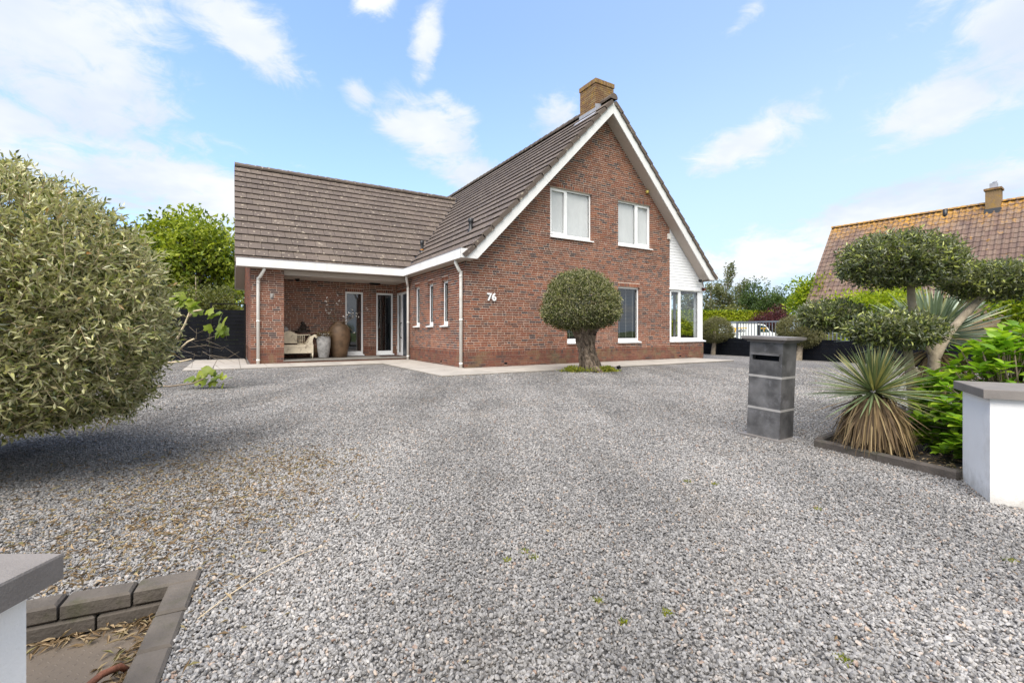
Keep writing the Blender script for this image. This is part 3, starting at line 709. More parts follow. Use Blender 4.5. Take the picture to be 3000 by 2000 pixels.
# ---------------------------------------------------------------- windows
def window(fr, a0, a1, z0, z1, mull=(), sill=True, fw=0.055, set_=0.075, sash=(), blind=None, room=True, name='window'):
    e = 0.003; b = MB(); d0, d1 = set_, set_ + 0.06; zb = z0 + (0.03 if sill else 0.0)
    b.box((a0 + e, d0, zb), (a0 + fw, d1, z1 - e), fr=fr); b.box((a1 - fw, d0, zb), (a1 - e, d1, z1 - e), fr=fr)
    b.box((a0 + fw, d0 + .001, z1 - fw), (a1 - fw, d1, z1 - e), fr=fr); b.box((a0 + fw, d0 + .001, zb), (a1 - fw, d1, zb + fw + .035), fr=fr)
    for m_ in mull: b.box((m_ - .04, d0 + .002, zb + fw + .035), (m_ + .04, d1, z1 - fw), fr=fr)
    for (s0, s1) in sash:                                   # opening light: second, slightly proud ring
        zl, zh, w = zb + fw + .02, z1 - fw + .015, .05
        b.box((s0, d0 - .014, zl), (s0 + w, d0 + .03, zh), fr=fr); b.box((s1 - w, d0 - .014, zl), (s1, d0 + .03, zh), fr=fr)
        b.box((s0 + w, d0 - .013, zh - w), (s1 - w, d0 + .03, zh), fr=fr); b.box((s0 + w, d0 - .013, zl), (s1 - w, d0 + .03, zl + w), fr=fr)
    o = b.build(name, M['upvc'], H)
    xs = [a0 + fw] + [m_ for m_ in mull] + [a1 - fw]
    for p, q in zip(xs[:-1], xs[1:]):
        g_ = MB(); g_.face([fr(p, d0 + .035, zb + fw), fr(q, d0 + .035, zb + fw), fr(q, d0 + .035, z1 - fw + .01), fr(p, d0 + .035, z1 - fw + .01)]); g_.build('pane', M['glass'], o)
    gk = MB()                                               # dark glazing gasket
    for p, q in zip(xs[:-1], xs[1:]):
        p2, q2 = p + (.04 if p in mull else 0), q - (.04 if q in mull else 0); zl, zh = zb + fw + .035, z1 - fw
        gk.box((p2, d0 + .012, zl), (p2 + .008, d0 + .03, zh), fr=fr); gk.box((q2 - .008, d0 + .012, zl), (q2, d0 + .03, zh), fr=fr); gk.box((p2 + .008, d0 + .012, zh - .008), (q2 - .008, d0 + .03, zh), fr=fr); gk.box((p2 + .008, d0 + .012, zl), (q2 - .008, d0 + .03, zl + .008), fr=fr)
    gk.build('gasket', M['black'], o)
    if sill:
        s = MB(); s.hexa([fr(a0 - .004, -.055, z0 - .022), fr(a1 + .03, -.055, z0 - .022), fr(a1 + .03, -.055, z0 + .008), fr(a0 - .004, -.055, z0 + .008), fr(a0 - .004, d0 + .01, z0 - .022), fr(a1 + .004, d0 + .01, z0 - .022), fr(a1 + .004, d0 + .01, z0 + .034), fr(a0 - .004, d0 + .01, z0 + .034)])
        s.build('sill', M['upvc'], o)
    if blind == 'pale':
        k = MB(); nf = 64; w_ = (a1 - a0 - .02) / nf; ph_ = random.uniform(0, 6)
        dd = [d0 + .065 + .0022 * math.sin(i * .55 + ph_) + .004 * math.sin(i * .17 + 2 * ph_) for i in range(nf + 1)]
        for i in range(nf): k.face([fr(a0 + .01 + i * w_, dd[i], z0), fr(a0 + .01 + (i + 1) * w_, dd[i + 1], z0), fr(a0 + .01 + (i + 1) * w_, dd[i + 1], z1), fr(a0 + .01 + i * w_, dd[i], z1)], r=.5, smooth=True)
        k.build('curtain', M['blind'], o)
    if blind == 'slats':
        k = MB(); z = zb + .1
        while z < z1 - .06:
            k.hexa([fr(a0 + .06, d1 + .06, z), fr(a1 - .06, d1 + .06, z), fr(a1 - .06, d1 + .062, z + .003), fr(a0 + .06, d1 + .062, z + .003), fr(a0 + .06, d1 + .10, z + .022), fr(a1 - .06, d1 + .10, z + .022), fr(a1 - .06, d1 + .10, z + .025), fr(a0 + .06, d1 + .10, z + .025)]); z += .045
        k.build('blind', M['interior'], o)
        k = MB()
        for t_ in (.2, .55, .9): a = a0 + .06 + (a1 - a0 - .12) * t_; k.box((a - .008, d1 + .05, zb + .06), (a + .008, d1 + .054, z1 - .05), fr=fr)
        k.build('blind_tape', M['interior_pale'], o)
    if room:
        k = MB(); D = 1.6; c = [fr(a0 - .3, d1 + .02, z0 - .3), fr(a1 + .3, d1 + .02, z0 - .3), fr(a1 + .3, d1 + .02, z1 + .15), fr(a0 - .3, d1 + .02, z1 + .15), fr(a0 - .3, D, z0 - .3), fr(a1 + .3, D, z0 - .3), fr(a1 + .3, D, z1 + .15), fr(a0 - .3, D, z1 + .15)]
        k.hexa(c, skip=(0,)); k.build('room_lining', M['interior'], o)  # dark box added behind the glass so the room looks unlit
    return o
F_ = W_OPEN['front']
window(fr_front, *F_[0], mull=(3.235,), sash=((2.665, 3.21),), blind='pale', room=False)
window(fr_front, *F_[1], mull=(6.02,), sash=((6.045, 6.61),), blind='pale', room=False)
window(fr_front, *F_[2], blind='slats'); window(fr_front, *F_[3], blind='slats')
for o_ in W_OPEN['side'][:3]: window(fr_side, *o_, fw=0.06, set_=0.07)
for o_ in W_OPEN['porch']: window(fr_porch, *o_, fw=0.06, set_=0.03)

# corner sunroom window: front light and the long side light share a white corner post
o_ = window(fr_front, 7.535, 9.06, 0.615, 2.37, mull=(8.08,), sash=((7.58, 8.05),), fw=0.05, set_=0.03, room=False)
k = MB(); k.box((9.0605, .02, .6), (9.27, .23, 2.369)); k.build('corner_post', M['upvc'], o_)
k = MB(); k.hexa([(9.07, -.055, .593), (9.36, -.055, .593), (9.36, -.055, .623), (9.07, -.055, .623), (9.07, .0195, .593), (9.29, .0195, .593), (9.29, .0195, .649), (9.07, .0195, .649)]); k.build('sill', M['upvc'], o_)
window(fr_right, 0.235, 2.9, 0.615, 2.37, mull=(1.2,), fw=0.05, set_=0.03, room=False)
k = MB(); k.box((7.33, .45, .0), (7.36, 4.2, 2.6)); k.box((7.36, 3.3, 0), (9.2, 3.33, 2.6)); k.box((7.36, .2, .0), (9.2, 3.3, .12)); k.box((7.3, .14, 2.40), (9.25, 3.3, 2.44)); k.build('sunroom_lining', M['interior'], H)
k = MB(); k.box((8.55, 1.6, .12), (8.68, 1.73, 2.4)); k.build('sunroom_post', M['interior_pale'], H)

# boarded panel above the sunroom window
k = MB(); k.box((7.50, -.004, 2.371), (9.31, .10, 2.41)); k.box((7.5, -.03, 2.355), (9.31, -.005, 2.372)); k.build('head_trim', M['white'], H)
def z2u(z): return APEX_U + (7.379 - z) / SL + 0.02
z = 2.412; nb = 0
while z < 4.42:
    zt = min(z + 0.093, 4.44); ua, ub = min(z2u(z), 9.30), min(z2u(zt), 9.30)
    if ua > 7.545:
        q = MB(); ub = max(ub, 7.537)
        q.hexa([(7.536, .004, z + .002), (ua, .004, z + .002), (ub, .012, zt - .003), (7.536, .012, zt - .003), (7.536, .05, z + .002), (ua, .05, z + .002), (ub, .05, zt - .003), (7.536, .05, zt - .003)])
        q.build('siding_board', M['siding'], H)
    z = zt
k = MB(); k.face([(7.53, .03, 2.40), (9.287, .03, 2.40), (9.287, .03, 2.75), (7.53, .03, 4.43)]); k.build('siding_backing', M['siding'], H)

# front door with side light, on the side wall inside the porch
b = MB(); D = W_OPEN['side'][3]; f0, f1 = .03, .09
for (a, c) in ((4.363, 4.42), (5.61, 5.667), (5.08, 5.27)): b.box((a, f0, .10), (c, f1, 2.287), fr=fr_side)
b.box((4.42, f0 + .001, 2.22), (5.61, f1, 2.287), fr=fr_side); b.box((5.27, f0 + .002, .10), (5.61, f1, .22), fr=fr_side)
dr = b.build('front_door', M['upvc'], H)
b = MB(); b.box((4.425, f0 + .02, .13), (5.075, f1 - .005, 2.215), fr=fr_side); b.build('door_leaf', M['door'], dr)
b = MB(); b.box((4.425, f0 - .01, .10), (5.075, f1, .128), fr=fr_side); b.build('threshold', M['galv'], dr)
b = MB(); b.face([fr_side(5.27, .06, .22), fr_side(5.61, .06, .22), fr_side(5.61, .06, 2.22), fr_side(5.27, .06, 2.22)]); b.build('pane', M['glass'], dr)
b = MB(); b.box((5.2, .095, .1), (5.66, .8, 2.3), fr=fr_side, skip=(0,)); b.build('hall_lining', M['interior_pale'], dr)
b = MB(); pts = [(5.04, .0, .72), (5.04, -.05, .74), (5.07, -.06, .86), (5.03, -.06, .98), (5.07, -.06, 1.10), (5.04, -.05, 1.22), (5.04, .0, 1.24)]
b.tube([fr_side(p[0], p[1], p[2]) for p in pts], .016, 8); b.build('door_handle', M['black_metal'], dr)

# ---------------------------------------------------------------- eaves: box gutters, soffits, barge boards
def board(fr_pts, name='fascia', mat='white'):
    q = MB(); q.hexa(fr_pts); return q.build(name, M[mat], H)
FE, FO, FV = -0.284, -0.382, 4.0
def gutter_u(u, v0, v1, out):                              # fascia running along v
    s = 1 if out > 0 else -1; n = max(1, round((v1 - v0) / 2.4)); w = (v1 - v0) / n
    for i in range(n):
        q = MB(); q.box((min(u, u - s * .02), v0 + i * w + .002, ZS), (max(u, u - s * .02), v0 + (i + 1) * w - .002, ZF)); q.build('fascia', M['white'], H)
gutter_u(FE, FO, FV, -1); gutter_u(9.56, FO, 13.3, 1)
n = 2; w = (FE - (-4.896)) / n
for i in range(n):
    q = MB(); q.box((-4.896 + i * w + .002, FV, ZS), (-4.896 + (i + 1) * w - .002 + (.02 if i == 1 else 0), FV + .02, ZF)); q.build('fascia', M['white'], H)
# dark zinc edge along the fascia tops
q = MB(); q.box((FE - .004, FO, ZF), (FE + .03, FV - .004, ZF + .012)); q.box((-4.90, FV - .004, ZF), (FE + .03, FV + .03, ZF + .0125)); q.box((9.53, FO, ZF), (9.564, 13.3, ZF + .012)); q.build('gutter_edge', M['galv'], H)
# soffit boards (flat under the gutters)
for i in range(2):
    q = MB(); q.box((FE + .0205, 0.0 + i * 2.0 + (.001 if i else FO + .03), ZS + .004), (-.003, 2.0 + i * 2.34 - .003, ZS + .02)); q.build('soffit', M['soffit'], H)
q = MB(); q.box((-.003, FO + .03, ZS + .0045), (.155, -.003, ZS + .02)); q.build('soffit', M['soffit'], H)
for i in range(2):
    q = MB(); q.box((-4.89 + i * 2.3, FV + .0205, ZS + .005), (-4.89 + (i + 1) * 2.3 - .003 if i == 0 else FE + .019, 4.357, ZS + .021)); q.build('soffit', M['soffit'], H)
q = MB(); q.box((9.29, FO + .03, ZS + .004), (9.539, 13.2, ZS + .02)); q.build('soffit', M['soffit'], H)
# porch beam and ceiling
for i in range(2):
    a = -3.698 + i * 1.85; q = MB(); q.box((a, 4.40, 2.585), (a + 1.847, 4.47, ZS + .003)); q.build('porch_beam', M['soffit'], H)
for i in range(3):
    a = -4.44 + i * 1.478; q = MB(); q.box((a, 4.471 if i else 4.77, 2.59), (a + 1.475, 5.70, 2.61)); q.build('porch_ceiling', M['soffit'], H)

def barge(sgn):
    """one side of the gable: boards, sloping soffit"""
    def uu(x): return APEX_U + sgn * x
    run = APEX_U - (-0.02)
    cutx = [0.0, 2.35, 4.62]
    for i in range(2):
        x0, x1 = cutx[i] + .0015, cutx[i + 1] - .0015
        z0a, z0b = 7.379 - SL * x0, 7.379 - SL * x1; z1a, z1b = 7.729 - SL * x0, 7.729 - SL * x1
        dx = .165 if i < 1 else 0.0; dxs = .165 if i > 0 else 0.0     # joints square to the slope
        poly = [(uu(x0 - dxs * 0), z0a), (uu(x1), z0b), (uu(x1 + dx), z1b - SL * dx), (uu(x0 + dxs), z1a - SL * dxs)]
        if i == 1: poly = [(uu(x0), z0a), (uu(4.479), 2.730), (uu(4.66), 2.885), (uu(4.66), 7.729 - SL * 4.66), (uu(x0 + dxs), z1a - SL * dxs)]
        q = MB(); q.extrude([(p[0], FO, p[1]) for p in poly], (0, .03, 0)); q.build('barge_board', M['white'], H)
        q = MB(); xa, xb = x0, min(x1, 4.479)
        q.hexa([(uu(xa), FO + .031, 7.385 - SL * xa), (uu(xb), FO + .031, 7.385 - SL * xb), (uu(xb), FO + .031, 7.40 - SL * xb), (uu(xa), FO + .031, 7.40 - SL * xa), (uu(xa), -.006, 7.385 - SL * xa), (uu(xb), -.006, 7.385 - SL * xb), (uu(xb), -.006, 7.40 - SL * xb), (uu(xa), -.006, 7.40 - SL * xa)]); q.build('soffit', M['soffit'], H)
    # boxed gutter end below the barge board
    e = FE if sgn < 0 else 9.56
    q = MB(); q.extrude([(uu(4.481), FO + .001, ZS), (e, FO + .001, ZS), (e, FO + .001, ZF), (uu(4.66), FO + .001, ZF), (uu(4.663), FO + .001, 2.884)], (0, .025, 0)); q.build('fascia', M['white'], H)
barge(-1); barge(1)

# verge of the wing (left gable end): board and sloping soffit, both slopes
for sg in (-1, 1):
    def vv(x): return RV + sg * x
    top = z_wing(RV); L1 = (top - .34 - ZS) / SW; L2 = RV - 4.03
    q = MB(); q.extrude([(-4.895, vv(0), top - .34), (-4.895, vv(L1), ZS), (-4.895, vv(L2), ZS), (-4.895, vv(L2), max(ZS + .02, top + .02 - SW * L2)), (-4.895, vv(0), top + .02)], (.025, 0, 0)); q.build('barge_board', M['white'], H)
    q = MB(); q.hexa([(-4.869, vv(0), top - .33), (-4.869, vv(L1), top - .33 - SW * L1), (-4.869, vv(L1), top - .315 - SW * L1), (-4.869, vv(0), top - .315), (-4.541, vv(0), top - .33), (-4.541, vv(L1), top - .33 - SW * L1), (-4.541, vv(L1), top - .315 - SW * L1), (-4.541, vv(0), top - .315)]); q.build('soffit', M['soffit'], H)
q = MB(); q.box((-4.89, 12.36, ZS - .0), (-.1, 12.8, ZF - .03)); q.build('fascia', M['white'], H)

# ---------------------------------------------------------------- roofs
TW, TG = 0.330, 0.360
def tile_shape():
    q = MB(); w, L, t, lift = TW - .010, TG + .045, .020, .043
    q.hexa([(0, 0, lift), (w, 0, lift), (w, 0, lift + t), (0, 0, lift + t), (0, L, .002), (w, L, .002), (w, L, .002 + t), (0, L, .002 + t)], r=0.0, skip=(1,))
    return q
ts_ = tile_shape(); tile_me = ts_.mesh('tile', M['tile'])
TILES = []
def roof_rows(deck, O, e, s, nrm, rows, c0, c1, keep, verge=None):
    """deck: parent part; O eave corner, e along the eave, s up the slope, nrm out of it (house coordinates)"""
    for r in range(rows):
        off = (TW / 2 if r % 2 else 0.0)
        for c in range(c0, c1 + 1):
            t0, t1 = max(c * TW - off, c0 * TW), min((c + 1) * TW - off, c1 * TW)
            if t1 - t0 < .05: continue
            p = O + e * t0 + s * (r * TG); ctr = p + e * ((t1 - t0) / 2) + s * (TG / 2)
            if keep(ctr): TILES.append((deck, p, e, s, nrm, (t1 - t0) / TW))
def deck_part(name, polys):
    b = MB()
    for p in polys: b.face(p)
    return b.build(name, M['tile'], H)
sl = math.sqrt(1 + SL * SL)
def zr(u): return 7.800 - SL * abs(u - APEX_U)               # tile bed of the main roof
def zw(v): return ZF + SW * (min(v, 2 * RV - v) - EV)        # tile bed of the wing
VB, VF = 13.35, -0.385
deckM = deck_part('roof', [[(-.2, VF + .02, zr(-.2)), (-.2, VB, zr(-.2)), (APEX_U, VB, zr(APEX_U)), (APEX_U, VF + .02, zr(APEX_U))],
                           [(9.48, VF + .02, zr(9.48)), (APEX_U, VF + .02, zr(APEX_U)), (APEX_U, VB, zr(APEX_U)), (9.48, VB, zr(9.48))]])
uv_end = APEX_U - (7.800 - zw(RV)) / SL
deckW = deck_part('roof', [[(-4.88, 4.07, zw(4.07)), (.05, 4.07, zw(4.07)), (uv_end, RV, zw(RV)), (-4.88, RV, zw(RV))],
                           [(-4.88, RV, zw(RV)), (uv_end, RV, zw(RV)), (.05, 12.73, zw(12.73)), (-4.88, 12.73, zw(12.73))]])
sM = Vector((1, 0, SL)).normalized(); nM = Vector((-SL, 0, 1)).normalized()
O = Vector((-.205, VF - .02, zr(-.205)))
roof_rows(deckM, O, Vector((0, 1, 0)), sM, nM, 19, 0, 42, lambda c: zw(c.y) - .12 < c.z or c.y < 4 or c.y > 12.6)
sM2 = Vector((-1, 0, SL)).normalized(); nM2 = Vector((SL, 0, 1)).normalized()
roof_rows(deckM, Vector((9.48, VF - .02 + 42 * TW, zr(9.48))), Vector((0, -1, 0)), sM2, nM2, 19, 0, 42, lambda c: True)
sWg = Vector((0, 1, SW)).normalized(); nWg = Vector((0, -SW, 1)).normalized()
roof_rows(deckW, Vector((-4.91, 4.07, zw(4.07))), Vector((1, 0, 0)), sWg, nWg, 16, 0, 30, lambda c: zr(c.x) - .14 < c.z and c.y < RV - .05)
sWb = Vector((0, -1, SW)).normalized(); nWb = Vector((0, SW, 1)).normalized()
roof_rows(deckW, Vector((4.33, 12.73, zw(12.73))), Vector((-1, 0, 0)), sWb, nWb, 16, 0, 28, lambda c: zr(c.x) - .14 < c.z)
def tarea(T):
    deck, p, e, s, n_, wf = T; nw = (U * n_.x + V * n_.y + Vector((0, 0, n_.z))); c = hw(*(p + e * .16 + s * .18)); return seen_size(c, nw)
order = sorted(range(len(TILES)), key=lambda i: -tarea(TILES[i])); single = set(order[:300]); rest = {}
for i, (deck, p, e, s, n_, wf) in enumerate(TILES):
    jz = random.uniform(0, .004)
    mt = Matrix(((e.x * wf, s.x, n_.x, p.x + n_.x * jz), (e.y * wf, s.y, n_.y, p.y + n_.y * jz), (e.z * wf, s.z, n_.z, p.z + n_.z * jz), (0, 0, 0, 1)))
    if i in single:
        o = addobj('tile', tile_me, None, deck); o.matrix_local = mt
    else:
        b = rest.setdefault(deck.name, (deck, MB()))[1]; r = random.random()
        b.hexa([mt @ Vector(v_) for v_ in ts_.v], r=r, skip=(1,))
for deck, b in rest.values(): tag(b.build('tiling', M['tile'], deck), kind='stuff')
# verge tiles of the gable: each has a flange down over the barge board
fl = MB()
fl.hexa([(0, -.018, -.055), (0.0, -.018, .06), (TG + .035, -.018, .026), (TG + .035, -.018, -.085), (0, .006, -.055), (0, .006, .06), (TG + .035, .006, .026), (TG + .035, .006, -.085)], r=0.0)
fl_me = fl.mesh('verge_tile', M['tile'])
for (s, n_, u0) in ((sM, nM, -.205), (sM2, nM2, 9.48)):
    for r in range(19):
        p = Vector((u0, VF - .022, zr(u0))) + s * (r * TG); e = Vector((0, 1, 0))
        o = addobj('verge_tile', fl_me, None, deckM); o.matrix_local = Matrix(((s.x, e.x, n_.x, p.x), (s.y, e.y, n_.y, p.y), (s.z, e.z, n_.z, p.z), (0, 0, 0, 1)))
for r in range(16):
    p = Vector((-4.905, 4.07, zw(4.07))) + sWg * (r * TG); e = Vector((1, 0, 0))
    o = addobj('verge_tile', fl_me, None, deckW); o.matrix_local = Matrix(((sWg.x, e.x, nWg.x, p.x), (sWg.y, e.y, nWg.y, p.y), (sWg.z, e.z, nWg.z, p.z), (0, 0, 0, 1)))
# ridge tiles
def ridge(deck, p0, d, n, L, z):
    q = MB(); d = Vector(d).normalized(); side = Vector((-d.y, d.x, 0)); m_ = 9
    def ring(t, R): return [Vector((0, 0, 0)) + d * t + side * math.cos(math.pi * (-.12 + 1.24 * k / (m_ - 1))) * R * 1.15 + Vector((0, 0, 1)) * math.sin(math.pi * (-.12 + 1.24 * k / (m_ - 1))) * R for k in range(m_)]
    a, c, a2 = ring(0, .125), ring(L + .03, .108), ring(0, .10)
    for k in range(m_ - 1): q.face([a[k], a[k + 1], c[k + 1], c[k]], r=0.0, smooth=True)
    q.face(a, r=0.0)
    me = q.mesh('ridge_tile', M['tile'])
    for i in range(n): o = addobj('ridge_tile', me, None, deck); o.location = Vector(p0) + d * L * i + Vector((0, 0, random.uniform(0, .006)))
ridge(deckM, (APEX_U, VF - .03, 7.80 + .03), (0, 1, 0), 41, .335, 0)
ridge(deckW, (-4.915, RV, zw(RV) + .015), (1, 0, 0), 25, .335, 0)
# valley flashing
q = MB()
va = Vector((APEX_U - (7.80 - zw(4.3)) / SL, 4.3, zw(4.3))); vb = Vector((uv_end, RV, zw(RV))); dv = (vb - va)
w1 = Vector((.09, 0, .09 * SL)); w2 = Vector((0, .09, .09 * SW)); up = Vector((0, 0, .055))
q.face([va + up, va + w1 * .6 + up, vb + w1 * .6 + up, vb + up]); q.face([va + up, vb + up, vb + w2 * .6 + up, va + w2 * .6 + up]); q.build('valley_flashing', M['ventblack'], H)

# chimney on the ridge, behind the gable top
ch = MB(); cu0, cu1, cv0, cv1, cz0, cz1 = 4.33, 5.06, .05, .78, 6.9, 8.53
ch.box((cu0 + .012, cv0 + .012, cz0), (cu1 - .012, cv1 - .012, cz1 - .02), 0)
CH = ch.build('chimney', M['plinth_mortar'], H)
q = MB(); z = cz0 + .3; row = 0
while z < cz1 - .13:
    for (ax, lo, hi) in (('u', cu0, cu1), ('v', cv0, cv1)):
        x = lo - (0.1 if (row % 2) ^ (ax == 'v') else 0)
        while x < hi:
            a, c = max(lo, x) + .005, min(hi, x + .21) - .005
            if c - a > .03:
                j = random.gauss(0, .002)
                if ax == 'u':
                    q.box((a, cv0 + j, z + .005), (c, cv0 + .05, z + .057)); q.box((a, cv1 - .05, z + .005), (c, cv1 - j, z + .057))
                else:
                    q.box((cu0 + j, a, z + .005), (cu0 + .05, c, z + .057)); q.box((cu1 - .05, a, z + .005), (cu1 - j, c, z + .057))
            x += .21
    z += .062; row += 1
tag(q.build('brickwork', M['chimney_brick'], CH), kind='stuff')
q = MB(); n = 12
for i in range(n):                                          # soldier cap, slightly proud
    a = cu0 - .02 + i * (cu1 - cu0 + .04) / n; q.box((a + .004, cv0 - .022 + random.gauss(0, .002), cz1 - .128), (a + (cu1 - cu0 + .04) / n - .004, cv0 + .1, cz1)); q.box((a + .004, cv1 - .1, cz1 - .128), (a + (cu1 - cu0 + .04) / n - .004, cv1 + .022, cz1 + random.gauss(0, .002)))
    c = cv0 + .1 + i * (cv1 - cv0 - .2) / n; q.box((cu0 - .022 + random.gauss(0, .002), c + .004, cz1 - .128), (cu0 + .1, c + (cv1 - cv0 - .2) / n - .004, cz1)); q.box((cu1 - .1, c + .004, cz1 - .128), (cu1 + .022, c + (cv1 - cv0 - .2) / n - .004, cz1))
tag(q.build('cap_course', M['chimney_brick'], CH), kind='stuff')
q = MB()
q.hexa([(cu0 - .006, cv0 - .012, zr(cu0) - .1), (APEX_U - .05, cv0 - .012, 7.62), (APEX_U - .05, cv0 - .012, 7.82), (cu0 - .006, cv0 - .012, zr(cu0) + .28), (cu0 - .006, cv0 + .005, zr(cu0) - .1), (APEX_U - .05, cv0 + .005, 7.62), (APEX_U - .05, cv0 + .005, 7.82), (cu0 - .006, cv0 + .005, zr(cu0) + .28)])
q.box((cu0 - .012, cv0 - .01, zr(cu0) - .08), (cu0 + .004, cv1 + .02, zr(cu0) + .17))
q.hexa([(cu0 - .16, cv0 - .12, zr(cu0 - .16) + .06), (cu0 - .16, cv1 + .12, zr(cu0 - .16) + .06), (cu0, cv1 + .12, zr(cu0) + .07), (cu0, cv0 - .12, zr(cu0) + .07), (cu0 - .16, cv0 - .12, zr(cu0 - .16) + .065), (cu0 - .16, cv1 + .12, zr(cu0 - .16) + .065), (cu0, cv1 + .12, zr(cu0) + .075), (cu0, cv0 - .12, zr(cu0) + .075)])
q.build('lead_flashing', M['lead'], CH)

# roof vents
for (u, v, h_, r_, ring_) in ((.70, 1.10, .36, .055, False), (.62, 4.75, .42, .05, True)):
    z = zr(u); q = MB()
    q.lathe([(r_ * 1.9, -.08), (r_ * 1.5, .05), (r_, .10), (r_, h_ - .08)], (u, v, z), 14); q.lathe([(r_ * 1.35, h_ - .08), (r_ * 1.4, h_ - .02), (r_ * 1.1, h_ + .02), (0, h_ + .035)], (u, v, z), 14)
    for k in range(3): q.lathe([(r_ * 1.2, h_ - .10 - k * .016), (r_ * 1.2, h_ - .094 - k * .016)], (u, v, z), 14)
    o = q.build('vent_pipe', M['ventblack'], H)
    if ring_: q = MB(); q.lathe([(r_ * 1.12, .12), (r_ * 1.12, .145)], (u, v, z), 14); q.build('collar', M['orange'], o)

# downpipes with swan necks
def downpipe(name, top, bend, foot):
    q = MB(); r_ = .042; t, b_, f_ = Vector(top), Vector(bend), Vector(foot)
    pts = [t + Vector((0, 0, .02)), t + Vector((0, 0, -.06))] + [t.lerp(b_, k) + Vector((0, 0, -.06 + .04 * math.sin(k * math.pi) * 0)) for k in (.25, .5, .75)] + [b_, b_ + Vector((0, 0, -.1)), f_]
    q.tube(pts, r_, 12); o = q.build('downpipe', M['pipe'], H)
    for z in (b_.z - .12, .5 * (b_.z + f_.z), f_.z + .12):
        s = MB(); s.lathe([(r_ + .001, -.025), (r_ + .006, -.024), (r_ + .006, .024), (r_ + .001, .025)], (b_.x, b_.y, z), 12); s.build('pipe_collar', M['pipe'], o)
downpipe('downpipe', (-.20, .12, ZS), (-.062, .10, 2.45), (-.062, .10, .02))
downpipe('downpipe', (-.17, 4.02, ZS), (-.062, 4.20, 2.45), (-.062, 4.20, .02))
downpipe('downpipe', (-4.22, 4.10, ZS), (-4.36, 4.298, 2.45), (-4.36, 4.298, .02))

# house number: raised white digits
def text(s, size, mat, parent, M4, name, ext=.012, off=0.0, shear=0.0):
    c = bpy.data.curves.new(name, 'FONT'); c.body = s; c.size = size; c.extrude = ext; c.offset = off; c.shear = shear; c.resolution_u = 6
    c.materials.append(mat); o = bpy.data.objects.new(name, c); COL.objects.link(o); o.parent = parent; o.matrix_local = M4; return o
def facing(x, y, z): return Matrix(((1, 0, 0, x), (0, 0, -1, y), (0, 1, 0, z), (0, 0, 0, 1)))
text('7', .262, M['upvc'], H, facing(.618, -.018, 1.75), 'house_digit', .014, .009)
text('6', .262, M['upvc'], H, facing(.755, -.018, 1.75), 'house_digit', .014, .009)

# small fittings on the walls
q = MB(); q.box((7.41, -.06, 4.02), (7.53, -.002, 4.20)); q.build('alarm_box', M['pipe'], H)
q = MB(); q.lathe([(0, -.05), (.04, -.04), (.055, 0), (.04, .04), (0, .05)], (6.42, -.05, 5.42), 14); q.build('lamp_sensor', M['sensor'], H)
q = MB(); q.lathe([(0, -.08), (.045, -.065), (.06, -.02), (.06, .02)], (8.9, -.16, ZS - .005), 14); q.build('camera_dome', M['ventblack'], H)
q = MB(); q.box((-4.06, 4.345, 1.88), (-3.97, 4.359, 2.03)); q.lathe([(.03, 0), (.028, .07), (.01, .085)], (-4.015, 4.33, 1.92), 10); q.build('door_bell', M['cap_mortar'], H)
q = MB(); q.box((-1.0, 5.30, 2.555), (-.66, 5.48, 2.588)); q.box((-.97, 5.32, 2.53), (-.69, 5.46, 2.555)); q.build('porch_lamp', M['black_metal'], H)
q = MB(); q.box((-3.3, 5.25, 2.55), (-3.18, 5.37, 2.589)); q.lathe([(.04, -.04), (.05, 0)], (-3.24, 5.31, 2.55), 10); q.build('porch_spot', M['black_metal'], H)

# porch floor: one raised stone step
q = MB(); q.box((-3.70, 4.36, .0), (-.012, 5.69, .075), 1); q.box((-3.72, 4.34, .075), (-.012, 5.69, .11), 0); q.box((-4.44, 4.77, .0), (-3.72, 5.69, .108), 0)
q.build('porch_step', [M['step'], M['plinth_brick']], H)

# ================================================================ things in the porch
def hthing(name, u, v, z, rz, label, cat, group=None): return empty(name, hw(u, v, z), TH + rz, label, cat, group)

# cream settle: panelled back with a pointed crest, spindles, scrolled arms
S_ = hthing('bench', -3.48, 5.16, .11, 0, 'worn cream painted wooden settle with scrolled arms in the porch', 'bench')
q = MB(); q.box((-.66, -.2, .40), (.66, .22, .425)); q.build('seat', M['cream'], S_)
q = MB(); q.box((-.655, -.195, .17), (.655, -.17, .40)); q.box((-.655, .2, .17), (.655, .22, .40)); q.box((-.65, -.17, .19), (-.63, .2, .40)); q.box((.63, -.17, .19), (.65, .2, .40))
for x in (-.64, -.22, .20, .60): q.box((x, -.207, .17), (x + .045, -.195, .40))
q.box((-.6, -.206, .365), (.62, -.1955, .40)); q.box((-.6, -.206, .17), (.62, -.1955, .205)); q.build('chest', M['cream'], S_)
for (x, y) in ((-.63, -.18), (.63, -.18), (-.63, .2), (.63, .2)):
    q = MB(); q.tube([(x, y, .18), (x, y, .0)], [.03, .018], 6); q.build('leg', M['cream'], S_)
q = MB(); q.extrude([(-.24, .19, .47), (.24, .19, .47), (.24, .19, .76), (.17, .19, .78), (.1, .19, .83), (0, .19, .86), (-.1, .19, .83), (-.17, .19, .78), (-.24, .19, .76)], (0, .025, 0))
for (a, b_) in (((-.24, .182, .47), (.24, .19, .49)), ((-.24, .182, .69), (.24, .19, .71)), ((-.24, .182, .49), (-.21, .19, .69)), ((.21, .182, .49), (.24, .19, .69))): q.box(a, b_)
q.build('back_panel', M['cream'], S_)
